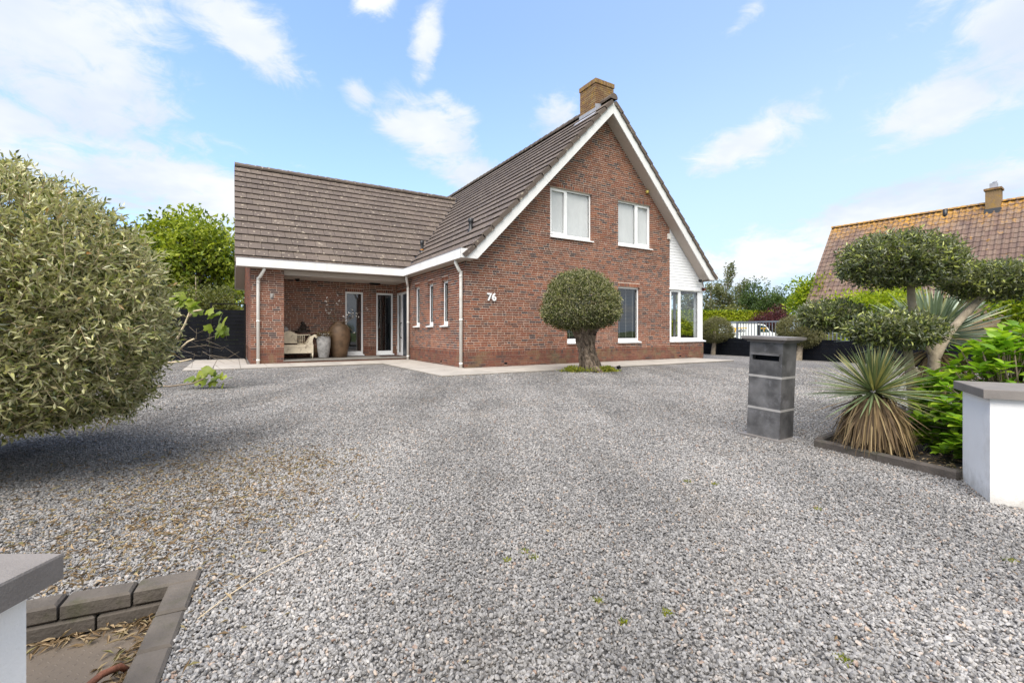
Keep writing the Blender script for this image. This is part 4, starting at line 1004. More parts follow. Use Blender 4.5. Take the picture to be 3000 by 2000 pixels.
for sx in (-1, 1):
    q = MB(); q.box((min(sx * .24, sx * .62), .19, .715), (max(sx * .24, sx * .62), .215, .745)); q.box((min(sx * .24, sx * .62), .19, .43), (max(sx * .24, sx * .62), .215, .47)); q.build('rail', M['cream'], S_)
    for k in range(4): q = MB(); q.tube([(sx * (.29 + .05 * k), .2, .47), (sx * (.29 + .05 * k), .2, .53), (sx * (.29 + .05 * k), .2, .66), (sx * (.29 + .05 * k), .2, .715)], [.009, .014, .011, .012], 6); q.build('spindle', M['cream'], S_)
    q = MB(); prof = [(.42, .43), (.50, .50), (.545, .60), (.60, .70), (.68, .745), (.75, .73), (.775, .68), (.75, .635), (.71, .64), (.70, .67), (.66, .66), (.635, .58), (.64, .43)]
    q.extrude([(sx * x, -.2, z) for x, z in prof], (0, .05, 0)); q.hexa([(sx * .43, -.15, .43), (sx * .55, -.15, .60), (sx * .60, -.15, .69), (sx * .58, -.15, .70), (sx * .43, .19, .43), (sx * .55, .19, .60), (sx * .60, .19, .69), (sx * .58, .19, .70)]); q.build('arm', M['cream'], S_)

q = MB(); q.lathe([(.0, 0), (.13, 0), (.15, .03), (.195, .35), (.21, .55), (.195, .68), (.17, .74), (.19, .765), (.165, .77), (.15, .70), (.0, .68)], (0, 0, 0), 36)
P1 = hthing('clay_pot', -2.52, 5.02, .11, .4, 'tall weathered grey clay pot filled with dry grass beside the settle', 'pot'); q.build('body', M['pot'], P1)
n = 260; th = rng.uniform(0, 6.283, n); rr = rng.uniform(.02, .16, n); Pn = np.stack([rr * np.cos(th), rr * np.sin(th), np.full(n, .69)], 1)
Dn = np.stack([np.cos(th) * rng.uniform(.2, 1.2, n), np.sin(th) * rng.uniform(.2, 1.2, n), rng.uniform(.1, .8, n)], 1)
addobj('dry_grass', leaf_mesh('dry_grass', Pn, Dn, rng.normal(size=(n, 3)), rng.uniform(.08, .2, n), .008, M['yucca_dry'], curl=.5), None, P1)

J = hthing('storage_jar', -2.0, 5.28, .11, 0, 'big brown earthenware jar holding bare flowering branches in the porch', 'jar')
q = MB(); q.lathe([(0, 0), (.21, 0), (.235, .03), (.29, .3), (.335, .6), (.34, .75), (.315, .92), (.25, 1.04), (.185, 1.09), (.175, 1.13), (.20, 1.15), (.165, 1.15), (.15, 1.08), (0, 1.0)], (0, 0, 0), 44); q.build('body', M['jar'], J)
random.seed(21); br = MB(); fl_p = []
def branch(b, p, d, L, r, depth):
    pts = [Vector(p)]; d = Vector(d).normalized()
    for k in range(4):
        d = (d + Vector((random.uniform(-.35, .35), random.uniform(-.35, .35), random.uniform(-.2, .25)))).normalized(); pts.append(pts[-1] + d * L / 4)
        if depth and k > 0 and random.random() < .75: branch(b, pts[-1], d + Vector((random.uniform(-1, 1), random.uniform(-1, 1), random.uniform(-.3, .6))), L * .5, r * .5, depth - 1)
    b.tube(pts, [r * (1 - .18 * k) for k in range(5)], 5); fl_p.append(pts[-1])
for k in range(8): a = k * .8; branch(br, (math.cos(a) * .08, math.sin(a) * .08, 1.05), (math.cos(a) * .9 + .1, math.sin(a) * .6, .75), random.uniform(.45, .8), .011, 2)
for (a, d) in ((2.9, (-.9, -.3, .25)), (.2, (.5, -.6, -.25))): branch(br, (math.cos(a) * .1, -.1, 1.1), d, .42, .01, 1)
br.build('branches', M['twig'], J)
q = MB()
for p in fl_p:
    if random.random() < .42:
        for k in range(3): c = p + Vector((random.uniform(-.02, .02), random.uniform(-.02, .02), random.uniform(-.02, .02))); q.lathe([(0, -.012), (.012, -.004), (.013, .006), (0, .014)], c, 6)
q.build('blossoms', M['blossom'], J)

T_ = hthing('side_table', -3.0, 5.53, .11, 0, 'low reddish wooden console against the porch wall behind the settle', 'table')
q = MB(); q.box((-.72, -.11, .75), (.52, .12, .79)); q.build('table_top', M['redwood'], T_)
for (x, y) in ((-.66, -.07), (.46, -.07), (-.66, .08), (.46, .08)): q = MB(); q.tube([(x, y, .75), (x, y, 0)], [.025, .02], 6); q.build('leg', M['redwood'], T_)
q = MB(); random.seed(5)
for k in range(26):
    c = Vector((random.gauss(0, .08), random.gauss(0, .03), .03 + abs(random.gauss(0, .10)))); r_ = random.uniform(.03, .06)
    q.lathe([(0, -r_), (r_ * .8, -r_ * .6), (r_, 0), (r_ * .7, r_ * .7), (0, r_)], c, 7, wob=lambda t_, z: 1 + .25 * math.sin(3 * t_ + z * 60))
q.box((-.16, -.07, 0), (.15, .07, .03)); q.tube([(.02, 0, .1), (.05, .01, .22), (.03, 0, .34)], [.06, .045, .03], 7); q.tube([(.04, 0, .2), (.1, -.02, .27), (.11, -.02, .2)], [.03, .02, .015], 6)
st = q.build('sculpture', M['darkwood']); st.location = hw(-3.07, 5.52, .901); st.rotation_euler = (0, 0, TH); tag(st, 'dark carved root sculpture standing on the console in the porch', 'sculpture')
q = MB(); q.lathe([(0, 0), (.06, .01), (.095, .06), (.10, .1), (.085, .15), (.05, .19), (0, .2)], (0, 0, 0), 18, wob=lambda t_, z: 1 + .06 * math.sin(2 * t_ + 14 * z))
sb = q.build('stone_ornament', M['pot']); sb.location = hw(-3.57, 5.52, .901); tag(sb, 'rounded grey stone ornament on the console next to the pillar', 'ornament')
q = MB(); q.box((-.32, -.2, 0), (.32, .2, .018)); dm = q.build('door_mat', M['mat']); dm.location = hw(-.42, 4.95, .111); dm.rotation_euler = (0, 0, TH); tag(dm, 'dark red doormat lying at the front door', 'doormat')

# ================================================================ planting helpers
def ell(n, shell=0.0):
    """points in a unit ball, biased to the outside"""
    d = unit(rng.normal(size=(n, 3))); r = (shell ** 3 + (1 - shell ** 3) * rng.random(n)) ** (1 / 3)
    return d, r
def lumpy(d, seed, amp, freq=3.0):
    r_ = np.random.default_rng(seed); f = np.zeros(len(d))
    for k in range(6):
        w = r_.normal(size=3) * freq * (1 + .5 * k); f += np.sin(d @ w + r_.uniform(0, 6.28)) / (1 + .5 * k)
    return 1 + amp * f / 2.2
def crown(c, rad, n, leaf, wid, mat, seed, name='crown', parent=None, shell=.72, amp=.06, freq=3.0, flat=None, out=.8, up=.25, jit=.8, curl=.15, sprig=0, lens=False, rand_bias=0.0, tw=None):
    """clipped crown: leaves (or sprigs of leaves) through an outer shell of an uneven ellipsoid"""
    c = np.array(c); rad = np.array(rad)
    m = n if not sprig else n // sprig
    d, r = ell(m, shell); f = lumpy(d, seed, amp, freq)
    P = d * r[:, None] * f[:, None]
    if flat is not None:
        k = P[:, 2] < -flat; P[k, 2] = -flat + (P[k, 2] + flat) * .12
    nrm = unit(d / rad)
    P = P * rad + c
    D = nrm * out + np.array([0, 0, up]) + rng.normal(size=(m, 3)) * jit * .6
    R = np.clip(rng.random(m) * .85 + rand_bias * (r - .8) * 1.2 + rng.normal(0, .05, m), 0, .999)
    if sprig:
        D = unit(D); L = rng.uniform(2.2, 4.2, m) * leaf
        base = P - D * (L * .5)[:, None]
        a = unit(np.cross(D, rng.normal(size=(m, 3)))); b = np.cross(D, a)
        PP, DD, RR = [], [], []
        for k in range(sprig):
            t = (k + .5) / sprig; ang = (k % 2) * math.pi + (k // 2) * 1.57
            sd = a * math.cos(ang) + b * math.sin(ang)
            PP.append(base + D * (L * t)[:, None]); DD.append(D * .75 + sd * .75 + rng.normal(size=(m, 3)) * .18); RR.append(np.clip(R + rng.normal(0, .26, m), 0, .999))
        if tw is not None:
            w_ = leaf * .04; e0 = base; e1 = base + D * L[:, None]
            V4 = np.stack([e0 - a * w_, e0 + a * w_, e1 + a * w_ * .4, e1 - a * w_ * .4], 1).reshape(-1, 3); k4 = np.arange(m)[:, None] * 4
            V5 = np.stack([e0 - b * w_, e0 + b * w_, e1 + b * w_ * .4, e1 - b * w_ * .4], 1).reshape(-1, 3)
            Fq = np.concatenate([k4 + np.array([[0, 1, 2, 3]]), k4 + 4 * m + np.array([[0, 1, 2, 3]])], 0)
            addobj('twigs', np_mesh('twigs', np.concatenate([V4, V5]), Fq, np.repeat(rng.random(2 * m), 4), tw), None, parent)
        P, D, R = np.concatenate(PP), np.concatenate(DD), np.concatenate(RR)
    nn = len(P); L = leaf * rng.uniform(.7, 1.25, nn)
    return addobj(name, leaf_mesh(name, P, D, rng.normal(size=(nn, 3)) + np.array([0, 0, .6]), L, wid * rng.uniform(.8, 1.2, nn), mat, curl=curl, R=R, lens=lens), None, parent)

def trunk_tube(pts, rad, n=14, knob=.12, seed=1, sub=6):
    """gnarled trunk: splined tube with ridges"""
    pts = [Vector(p) for p in pts]; r_ = random.Random(seed); q = MB(); P, R = [], []
    for i in range(len(pts) - 1):
        p0, p1, p2, p3 = pts[max(i - 1, 0)], pts[i], pts[i + 1], pts[min(i + 2, len(pts) - 1)]
        for k in range(sub):
            t = k / sub; P.append(.5 * ((2 * p1) + (p2 - p0) * t + (2 * p0 - 5 * p1 + 4 * p2 - p3) * t * t + (3 * p1 - p0 - 3 * p2 + p3) * t ** 3)); R.append(rad[i] + (rad[i + 1] - rad[i]) * t)
    P.append(pts[-1]); R.append(rad[-1]); k0 = 0; ph = [r_.uniform(0, 6.28) for _ in range(8)]
    for i, p in enumerate(P):
        t = (P[min(i + 1, len(P) - 1)] - P[max(i - 1, 0)]).normalized(); a = t.cross(Vector((.13, .98, .1))).normalized(); b = t.cross(a)
        for j in range(n):
            th = 2 * math.pi * j / n; z = i / max(1, sub)
            w = 1 + knob * (math.sin(3 * th + ph[0] + z * .8) + .6 * math.sin(5 * th + ph[1] - z * 1.1) + .5 * math.sin(2 * th + ph[2] + z * 2.1) + .35 * math.sin(7 * th + ph[3] + z * 3.3)) / 1.6 - knob * .75 * (1 - abs(math.sin(2.5 * th + ph[4] + .7 * math.sin(z * 1.3 + ph[5])))) ** 3 + knob * .35 * max(0, math.sin(3 * th + ph[6] + z * 2.7) * math.sin(z * 2.9 + ph[7])) 
            q.v.append(tuple(p + (a * math.cos(th) + b * math.sin(th)) * R[i] * w)); q.r.append(.5)
    for i in range(len(P) - 1):
        for j in range(n):
            a0 = i * n + j; a1 = i * n + (j + 1) % n; q.f.append((a0, a1, a1 + n, a0 + n)); q.mi.append(0); q.sm.append(True)
    q.f.append(tuple(range(len(q.v) - n, len(q.v)))); q.mi.append(0); q.sm.append(False)
    return q

# ================================================================ trees in the yard
# old olive with a clipped dome crown in front of the gable
OT = empty('olive_tree', (1.82, 10.94, 0), 0, 'old olive tree with thick gnarled trunk and clipped dome crown before the gable', 'tree')
trunk_tube([(0.06, 0, -.06), (.03, 0, .12), (-.04, 0, .45), (-.10, .0, .80), (-.12, 0, 1.05), (-.15, 0, 1.4)], [.31, .22, .165, .21, .31, .2], 34, .36, 3, 8).build('trunk', M['bark'], OT)
for k, (dx, dy) in enumerate(((-.45, .1), (.35, -.15), (-.1, .4), (.3, .3), (-.3, -.3), (.05, -.35))):
    trunk_tube([(-.12 + dx * .25, dy * .25, .95), (-.15 + dx * .7, dy * .7, 1.25), (-.2 + dx * 1.3, dy * 1.3, 1.6)], [.10, .07, .03], 8, .12, 10 + k, 4).build('limb', M['bark'], OT)
def dome(c, rx, ry, ztop, zbot, n, leaf, wid, mat, parent, seed, sprig=6, shell=.80, tw=None, amp=.045, bias=.9):
    """mushroom-shaped clipped crown: half dome above, shallow rounded underside"""
    m = n // sprig; d, r = ell(m, shell); zc = zbot + (ztop - zbot) * .36
    f = lumpy(d, seed, amp, 4.0); P = d * (r * f)[:, None]
    z = P[:, 2]; P2 = np.stack([P[:, 0] * rx, P[:, 1] * ry, np.where(z > 0, z * (ztop - zc), z * (zc - zbot))], 1)
    sq = np.where(z < 0, 1.0 + .10 * np.minimum(1, -z * 2), 1.0); P2[:, :2] *= sq[:, None]
    nrm = unit(d); c = np.array([c[0], c[1], zc]); P2 = P2 + c
    D = unit(nrm * .9 + np.array([0, 0, .2]) + rng.normal(size=(m, 3)) * .55); L = rng.uniform(2.0, 3.6, m) * leaf
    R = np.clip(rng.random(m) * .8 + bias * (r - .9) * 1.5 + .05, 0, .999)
    a = unit(np.cross(D, rng.normal(size=(m, 3)))); b = np.cross(D, a); base = P2 - D * (L * .6)[:, None]; PP, DD, RR = [], [], []
    for k in range(sprig):
        ang = (k % 2) * math.pi + (k // 2) * 1.57; sd = a * math.cos(ang) + b * math.sin(ang)
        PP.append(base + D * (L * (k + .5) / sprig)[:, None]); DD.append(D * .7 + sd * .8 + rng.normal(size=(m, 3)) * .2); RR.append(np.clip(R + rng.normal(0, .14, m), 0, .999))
    P, D, R = np.concatenate(PP), np.concatenate(DD), np.concatenate(RR); nn = len(P)
    return addobj('crown', leaf_mesh('crown', P, D, rng.normal(size=(nn, 3)) + np.array([0, 0, .5]), leaf * rng.uniform(.7, 1.25, nn), wid * rng.uniform(.8, 1.2, nn), mat, R=R), None, parent)
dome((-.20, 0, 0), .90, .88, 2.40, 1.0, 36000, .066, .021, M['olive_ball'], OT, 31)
# weeds at its foot
W_ = empty('weeds', (1.82, 10.94, 0), 0, 'yellow-green weeds growing round the foot of the olive trunk', 'weeds'); tag(W_, kind='stuff')
n = 1500; th = rng.uniform(3.0, 6.6, n); rr = rng.normal(.42, .09, n); Pn = np.stack([rr * np.cos(th) * 1.15, rr * np.sin(th) * .7, np.zeros(n)], 1); k = rng.random(n) < (.35 + .65 * (np.abs(np.cos(th)) > .5)); Pn = Pn[k]; n = len(Pn)
Pn[:, 2] = rng.uniform(0, .12, n) * np.clip(1.5 - np.abs(np.linalg.norm(Pn[:, :2], axis=1) - .42) * 6, .2, 1)
addobj('foliage', leaf_mesh('foliage', Pn, rng.normal(size=(n, 3)) * .8 + np.array([0, 0, .7]), rng.normal(size=(n, 3)), .06, .022, M['weed']), None, W_)

# two clipped ball trees by the far low fence
B1 = empty('ball_tree', (8.22, 18.9, 0), 0, 'small clipped olive ball tree beside the sunroom corner', 'tree', 'clipped ball trees along the low fence')
trunk_tube([(0, 0, -.02), (.03, 0, .3), (.07, 0, .62), (.05, 0, .95)], [.10, .085, .075, .05], 10, .12, 41, 4).build('trunk', M['pale_bark'], B1)
dome((.13, 0, 0), .66, .64, 1.53, .50, 15000, .055, .02, M['olive_far'], B1, 42, sprig=5, shell=.78)
B2 = empty('ball_tree', (9.5, 15.3, 0), 0, 'lopsided clipped olive tree with leaning crown behind the stone letterbox', 'tree', 'clipped ball trees along the low fence')
trunk_tube([(-.02, 0, -.02), (.01, 0, .3), (.06, 0, .6), (.08, 0, .95)], [.10, .085, .08, .05], 10, .12, 43, 4).build('trunk', M['pale_bark'], B2)
crown((-.14, 0, 1.0), (.54, .5, .45), 9000, .055, .02, M['olive_far'], 44, parent=B2, sprig=5, amp=.05, shell=.76, rand_bias=.8)
crown((.28, 0, .76), (.50, .48, .33), 7500, .055, .02, M['olive_far'], 45, parent=B2, sprig=5, amp=.05, shell=.74, rand_bias=.8)

# the big clipped olive close to the camera
OB = empty('olive_tree', (-3.68, 3.0, 0), 0, 'huge clipped olive crown close by, reaching in over the gravel', 'tree')
trunk_tube([(-.35, .3, -.05), (-.32, .3, .3), (-.25, .2, .6), (-.15, .1, 1.0)], [.2, .15, .14, .08], 16, .2, 51, 5).build('trunk', M['bark'], OB)
q = MB(); random.seed(9)
for k in range(46):
    a = random.uniform(0, 6.28); e = random.uniform(-.25, 1.1); L = random.uniform(.7, 1.0); d = Vector((math.cos(a) * math.cos(e) * 1.25, math.sin(a) * math.cos(e), math.sin(e) * .9))
    p0 = Vector((0, 0, .75)); q.tube([p0, p0 + d * L * .35 + Vector((0, 0, .08)), p0 + d * L * .7 + Vector((random.uniform(-.1, .1), random.uniform(-.1, .1), .1)), p0 + d * L + Vector((0, 0, .1))], [.035, .022, .013, .005], 5)
q.build('branches', M['twig'], OB)
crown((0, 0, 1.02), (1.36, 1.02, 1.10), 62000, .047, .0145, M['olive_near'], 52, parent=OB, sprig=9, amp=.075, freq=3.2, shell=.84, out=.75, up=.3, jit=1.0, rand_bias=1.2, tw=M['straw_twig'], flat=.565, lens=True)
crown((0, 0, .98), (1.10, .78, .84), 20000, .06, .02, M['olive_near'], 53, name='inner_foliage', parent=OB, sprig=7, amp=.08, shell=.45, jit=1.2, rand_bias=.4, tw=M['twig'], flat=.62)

# fig between the olive and the black fence
FG = empty('fig_tree', (-5.75, 7.6, 0), 0, 'young fig with bare pale stems and large lobed leaves before the black fence', 'tree')
stems = [[(-.45, 0, 0), (-.12, 0, .35), (.18, 0, .7), (.38, 0, 1.08), (.47, 0, 1.32)], [(-.45, .05, 0), (-.15, 0, .5), (.04, 0, .95), (.17, 0, 1.3)], [(-.05, 0, .42), (.35, -.05, .46), (.52, -.05, .50)], [(.25, 0, .62), (.45, -.04, .78), (.55, -.03, .83)], [(-.4, 0, .05), (.2, -.1, .06), (.65, -.2, .12), (.85, -.25, .2)], [(.45, 0, 1.2), (.6, -.1, 1.28), (.72, -.1, 1.3)]]
for i, s in enumerate(stems): q = MB(); q.tube(s, [.033 - .006 * k for k in range(len(s))] if i < 2 else [.016 - .002 * k for k in range(len(s))], 7); q.build('stem', M['straw_twig'] if i != 4 else M['twig'], FG)
random.seed(12)
for k in range(18):                                          # fine bare twigs
    p = Vector((random.uniform(.1, .9), random.uniform(-.1, .25), random.uniform(.3, 1.2)))
    if k == 0: q = MB()
    q.tube([p, p + Vector((random.uniform(-.1, .35), 0, random.uniform(-.12, .15))), p + Vector((random.uniform(.1, .5), 0, random.uniform(-.2, .3)))], [.004, .003, .002], 4)
q.build('twigs', M['twig'], FG)
def fig_leaf():
    q = MB(); pts = []
    for a, r_ in ((-90, .14), (-62, .46), (-34, .66), (-8, .55), (16, .82), (42, .66), (66, .78), (90, 1.0), (114, .78), (138, .66), (164, .82), (188, .55), (214, .66), (242, .46)):
        t = math.radians(a); x, y = r_ * math.cos(t), r_ * math.sin(t); pts.append((x, y, -.18 * (x * x + y * y)))
    for i in range(len(pts)): q.face([(0, 0, .04), pts[i], pts[(i + 1) % len(pts)]], r=0.0)
    return q.mesh('leaf', M['fig'])
fl_me2 = fig_leaf(); random.seed(14)
for (x, z, s, n) in ((.20, 1.42, .15, 9), (.35, 1.50, .13, 5), (.55, 1.30, .13, 5), (.78, 1.22, .15, 4), (.92, .98, .14, 3), (.82, .88, .14, 3), (.75, .30, .13, 4), (.62, .15, .12, 7), (.88, .14, .12, 5), (1.05, .12, .1, 3), (.0, 1.25, .13, 5)):
    for k in range(n):
        o = addobj('leaf', fl_me2, None, FG); o.location = (x + random.uniform(-.12, .12), random.uniform(-.15, .12), z + random.uniform(-.1, .1)); sc_ = s * random.uniform(.7, 1.15)
        o.scale = (sc_, sc_, sc_); o.rotation_euler = (random.uniform(.3, 1.4), random.uniform(-.6, .6), random.uniform(-1.2, 1.2))

# ================================================================ black fence and gate beside the wing
GU0, GU1, GV = -5.60, -4.60, 7.35
GT = hthing('gate', GU0, GV, 0, 0, 'black slatted garden gate with open top frame beside the wing', 'gate')
for x in (0, GU1 - GU0 - .05): q = MB(); q.box((x, -.03, .02), (x + .06, .03, 1.87)); q.build('post', M['black_metal'], GT)
q = MB(); q.box((.06, -.02, 1.835), (GU1 - GU0 - .05, .02, 1.868)); q.build('rail', M['black_metal'], GT)
z = .05
for i in range(13):
    q = MB(); q.hexa([(.06, -.014, z), (.95, -.014, z), (.95, -.004, z + .122), (.06, -.004, z + .122), (.06, .014, z), (.95, .014, z), (.95, .01, z + .122), (.06, .01, z + .122)]); q.build('slat', M['black'], GT); z += .124
FL = hthing('fence', -11.52, GV, 0, 0, 'black horizontal board fence left of the garden gate', 'fence')
for k in range(5): q = MB(); q.box((k * 1.46, -.04, 0), (k * 1.46 + .07, .04, 1.66)); q.build('post', M['black'], FL)
for k in range(4):
    for i in range(13): q = MB(); z = .05 + i * .124; q.box((k * 1.46 + .07, -.012, z), (k * 1.46 + 1.46, .012, z + .119)); q.build('slat', M['black'], FL)

# low black fence and steel railing along the right-hand boundary
f0 = Vector((7.25, 22.0, 0)); f1 = Vector((12.1, 9.1, 0)); fd = (f1 - f0); FLEN = fd.length; fa = math.atan2(fd.y, fd.x)
FR = empty('fence', f0, fa, 'low black board fence along the far edge of the gravel', 'fence')
n = 8; w = FLEN / n
for k in range(n + 1): q = MB(); q.box((k * w - .04, -.045, 0), (k * w + .04, .045, .70)); q.build('post', M['black'], FR)
for k in range(n):
    for i in range(5): q = MB(); z = -.01 + i * .138; q.box((k * w + .04, -.014 - .002 * (i % 2), z), ((k + 1) * w - .04, .014, z + .1365)); q.build('slat', M['black'], FR)
RL = empty('railing', f0 + fd.normalized() * 3.9 + Vector((.35, .12, 0)), fa, 'grey steel bar railing standing behind the low black fence', 'railing')
RLN = 5.6
for x in (0.0, RLN - .05): q = MB(); q.box((x, -.03, 0), (x + .06, .03, 1.34)); q.build('post', M['galv'], RL)
for z in (.25, 1.28): q = MB(); q.box((.06, -.02, z), (RLN - .05, .02, z + .06)); q.build('rail', M['galv'], RL)
bar = MB(); bar.box((-.011, -.011, .31), (.011, .011, 1.28)); bar_me = bar.mesh('bar', M['galv'])
for k in range(41): o = addobj('bar', bar_me, None, RL); o.location = (.19 + k * .13, 0, 0)

# ================================================================ right foreground
# stone letterbox pillar, leaning a little
LB = empty('letterbox', (2.315, 4.16, 0), 0, 'grey bluestone letterbox pillar with mail slot, leaning slightly', 'letterbox')
LB.rotation_euler = (0, math.radians(2.2), math.atan2(.239, -.158) - math.pi)      # local -y faces the drive, x along the slot face
hx, hy = .1435, .118
q = MB(); q.box((-hx - .05, -hy - .05, -.02), (hx + .05, hy + .05, .022)); q.build('base_slab', M['capstone'], LB)
zc = [.022, .262, .275, .548, .562]
for i, (a, b_) in enumerate(((.022, .262), (.276, .546))): q = MB(); q.box((-hx, -hy, a), (hx, hy, b_)); q.build('block', M['bluestone'], LB)
q = MB(); q.box((-hx, -hy, .560), (hx, hy, .695)); q.box((-hx, -hy, .745), (hx, hy, .855)); q.box((-hx, -hy + .06, .695), (hx, hy, .745)); q.box((-hx, -hy, .695), (-hx + .028, -hy + .06, .745)); q.box((hx - .028, -hy, .695), (hx, -hy + .06, .745)); q.build('block', M['bluestone'], LB)
for z in (.258, .543): q = MB(); q.box((-hx - .0008, -hy - .0008, z), (hx + .0008, hy + .0008, z + .02)); q.build('joint', M['cap_mortar'], LB)
q = MB(); q.box((-hx + .0285, -hy + .05, .6955), (hx - .0285, -hy + .058, .7445)); q.build('slot', M['black'], LB)
q = MB(); q.hexa([(-hx + .02, -hy - .02, .742), (hx - .02, -hy - .02, .742), (hx - .02, -hy - .016, .752), (-hx + .02, -hy - .016, .752), (-hx + .02, -hy + .01, .745), (hx - .02, -hy + .01, .745), (hx - .02, -hy + .001, .764), (-hx + .02, -hy + .001, .764)]); q.build('slot_hood', M['bluestone'], LB)
q = MB(); q.box((-hx - .018, -hy - .018, .855), (hx + .018, hy + .018, .868)); q.hexa([(-hx - .03, -hy - .03, .868), (hx + .03, -hy - .03, .868), (hx + .03, hy + .03, .868), (-hx - .03, hy + .03, .868), (-hx - .052, -hy - .052, .882), (hx + .052, -hy - .052, .882), (hx + .052, hy + .052, .882), (-hx - .052, hy + .052, .882)]); q.box((-hx - .055, -hy - .055, .8825), (hx + .055, hy + .055, .905)); q.build('cap', M['capstone'], LB)

# planting bed with concrete kerbs
b = MB(); b.extrude([(x, y, -.05) for x, y in bed], (0, 0, .075)); tag(b.build('planting_bed', M['soil']), kind='structure')
n = 5200; X = rng.uniform(2.5, 5.6, n); Y = rng.uniform(2.0, 5.3, n); k = inpoly(X, Y, bed); X, Y = X[k], Y[k]; n = len(X)
lt = addobj('leaf_litter', leaf_mesh('leaf_litter', np.stack([X, Y, rng.uniform(.024, .05, n)], 1), rng.normal(size=(n, 3)) * np.array([1, 1, .3]), np.tile([0, 0, 1.], (n, 1)) + rng.normal(size=(n, 3)) * .4, rng.uniform(.02, .055, n), .012, M['litter'])); tag(lt, 'dry leaf litter covering the planting bed', 'leaf litter', kind='stuff')
KB = empty('kerb_edging', (2.51, 3.79, 0), 0, 'mossy concrete kerb edging round the planting bed', 'edging')
def kerbs(p, q_, n):
    p, q_ = Vector(p), Vector(q_); d = (q_ - p); L = d.length / n; a = math.atan2(d.y, d.x)
    for k in range(n):
        m_ = MB(); w_, h_ = .03, .075; l = L - .006; m_.hexa([(0, -w_, -.1), (l, -w_, -.1), (l, -w_, h_ - .012), (0, -w_, h_ - .012), (0, w_, -.1), (l, w_, -.1), (l, w_, h_ - .012), (0, w_, h_ - .012)], skip=(4,)); m_.hexa([(0, -w_, h_ - .012), (l, -w_, h_ - .012), (l, w_, h_ - .012), (0, w_, h_ - .012), (.006, -w_ + .012, h_), (l - .006, -w_ + .012, h_), (l - .006, w_ - .012, h_), (.006, w_ - .012, h_)], skip=(0,))
        o = m_.build('kerb_stone', M['kerb'], KB); pp = p + d.normalized() * L * k - Vector((2.51, 3.79, 0)); o.location = (pp.x, pp.y, random.uniform(-.006, .004)); o.rotation_euler = (random.uniform(-.02, .02), 0, a + random.uniform(-.01, .01))
kerbs((2.50, 3.80, 0), (2.84, 2.93, 0), 2); kerbs((2.535, 3.815, 0), (4.6, 5.45, 0), 3)

# white rendered wall with dark coping, right edge
def coped_wall(name, poly, z1, label, over=.035, t=.05, caps=None):
    o = empty(name, (poly[0][0], poly[0][1], 0), 0, label, 'wall'); c = Vector((poly[0][0], poly[0][1], 0))
    q = MB(); q.extrude([Vector((x, y, -.1)) - c for x, y in poly], (0, 0, z1 - t + .1)); q.build('rendered_wall', M['stucco'], o)
    cen = sum((Vector(p) for p in poly), Vector((0, 0))) / len(poly); off = []
    n = len(poly)
    for i in range(n):
        p0, p1, p2 = Vector(poly[i - 1]), Vector(poly[i]), Vector(poly[(i + 1) % n]); e1, e2 = (p1 - p0).normalized(), (p2 - p1).normalized(); n1, n2 = Vector((e1.y, -e1.x)), Vector((e2.y, -e2.x))
        if n1.dot(p1 - cen) < 0: n1, n2 = -n1, -n2
        k = (n1 + n2) / max(.3, 1 + n1.dot(n2)); off.append(p1 + k * over)
    q = MB(); ins = [cen + (p - cen) * .997 for p in off]; m_ = len(off)
    lo = [Vector((p.x, p.y, z1 - t + .001)) - c for p in off]; mid = [Vector((p.x, p.y, z1 - .004)) - c for p in off]; hi = [Vector((p.x, p.y, z1)) - c for p in ins]
    q.face(lo); q.face(hi)
    for i in range(m_): j = (i + 1) % m_; q.face([lo[i], lo[j], mid[j], mid[i]]); q.face([mid[i], mid[j], hi[j], hi[i]])
    q.build('coping', M['coping'], o); return o
M['coping'] = plain('coping_stone', (.18, .16, .145), 0.6, 0.10, 8.0, 0.0015, 200, dirt=((.20, .185, .17), 0.5, 5.0))
coped_wall('garden_wall', [(2.855, 2.93), (2.625, 2.54), (3.90, 1.78), (4.13, 2.17)], .634, 'white rendered wall end with dark stone coping beside the green shrub')
coped_wall('garden_wall', [(-.898, .855), (-1.9, .855), (-1.9, -.6), (-.898, -.6)], .524, 'white rendered pier with grey stone coping beside the sunken steel plate')

# small yucca with a skirt of dry leaves
def blades(name, c, n, Lr, wid, mat, parent, elo, ehi, seed, bend=.12, piece='leaf', single=True, az=(0, 6.283), r0=.03):
    r_ = random.Random(seed); out = []
    bmb = MB()
    for k in range(n):
        a = r_.uniform(*az); e = r_.uniform(elo, ehi); L = r_.uniform(*Lr) * (1 - .24 * max(0, math.sin(e))); d = Vector((math.cos(a) * math.cos(e), math.sin(a) * math.cos(e), math.sin(e))); s = Vector((-math.sin(a), math.cos(a), 0)); nn = s.cross(d)
        q = MB() if single else bmb; p0 = d * r0; prev = None; rv = 0.0 if single else r_.random(); tw_ = r_.uniform(-.5, .5); s = (s * math.cos(tw_) + nn * math.sin(tw_)); nn = s.cross(d)
        for i in range(4):
            t = i / 3; w = wid * (.75, 1.0, .72, .05)[i]; p = p0 + d * L * t + Vector((0, 0, -bend * L * t * t)); l, m_, r2 = p - s * w / 2, p + nn * w * .22 * -1, p + s * w / 2
            if prev: q.face([prev[0], prev[1], m_, l], r=rv); q.face([prev[1], prev[2], r2, m_], r=rv)
            prev = (l, m_, r2)
        if single: o = q.build(piece, mat, parent); o.location = c
    if not single: o = tag(bmb.build(piece, mat, parent), kind='stuff'); o.location = c
YU = empty('yucca', (2.80, 3.58, .02), 0, 'small yucca with spiky grey-green blades over a skirt of dry leaves', 'plant')
blades('y', (0, 0, .46), 290, (.38, .52), .015, M['yucca'], YU, -.32, 1.45, 61, .05)
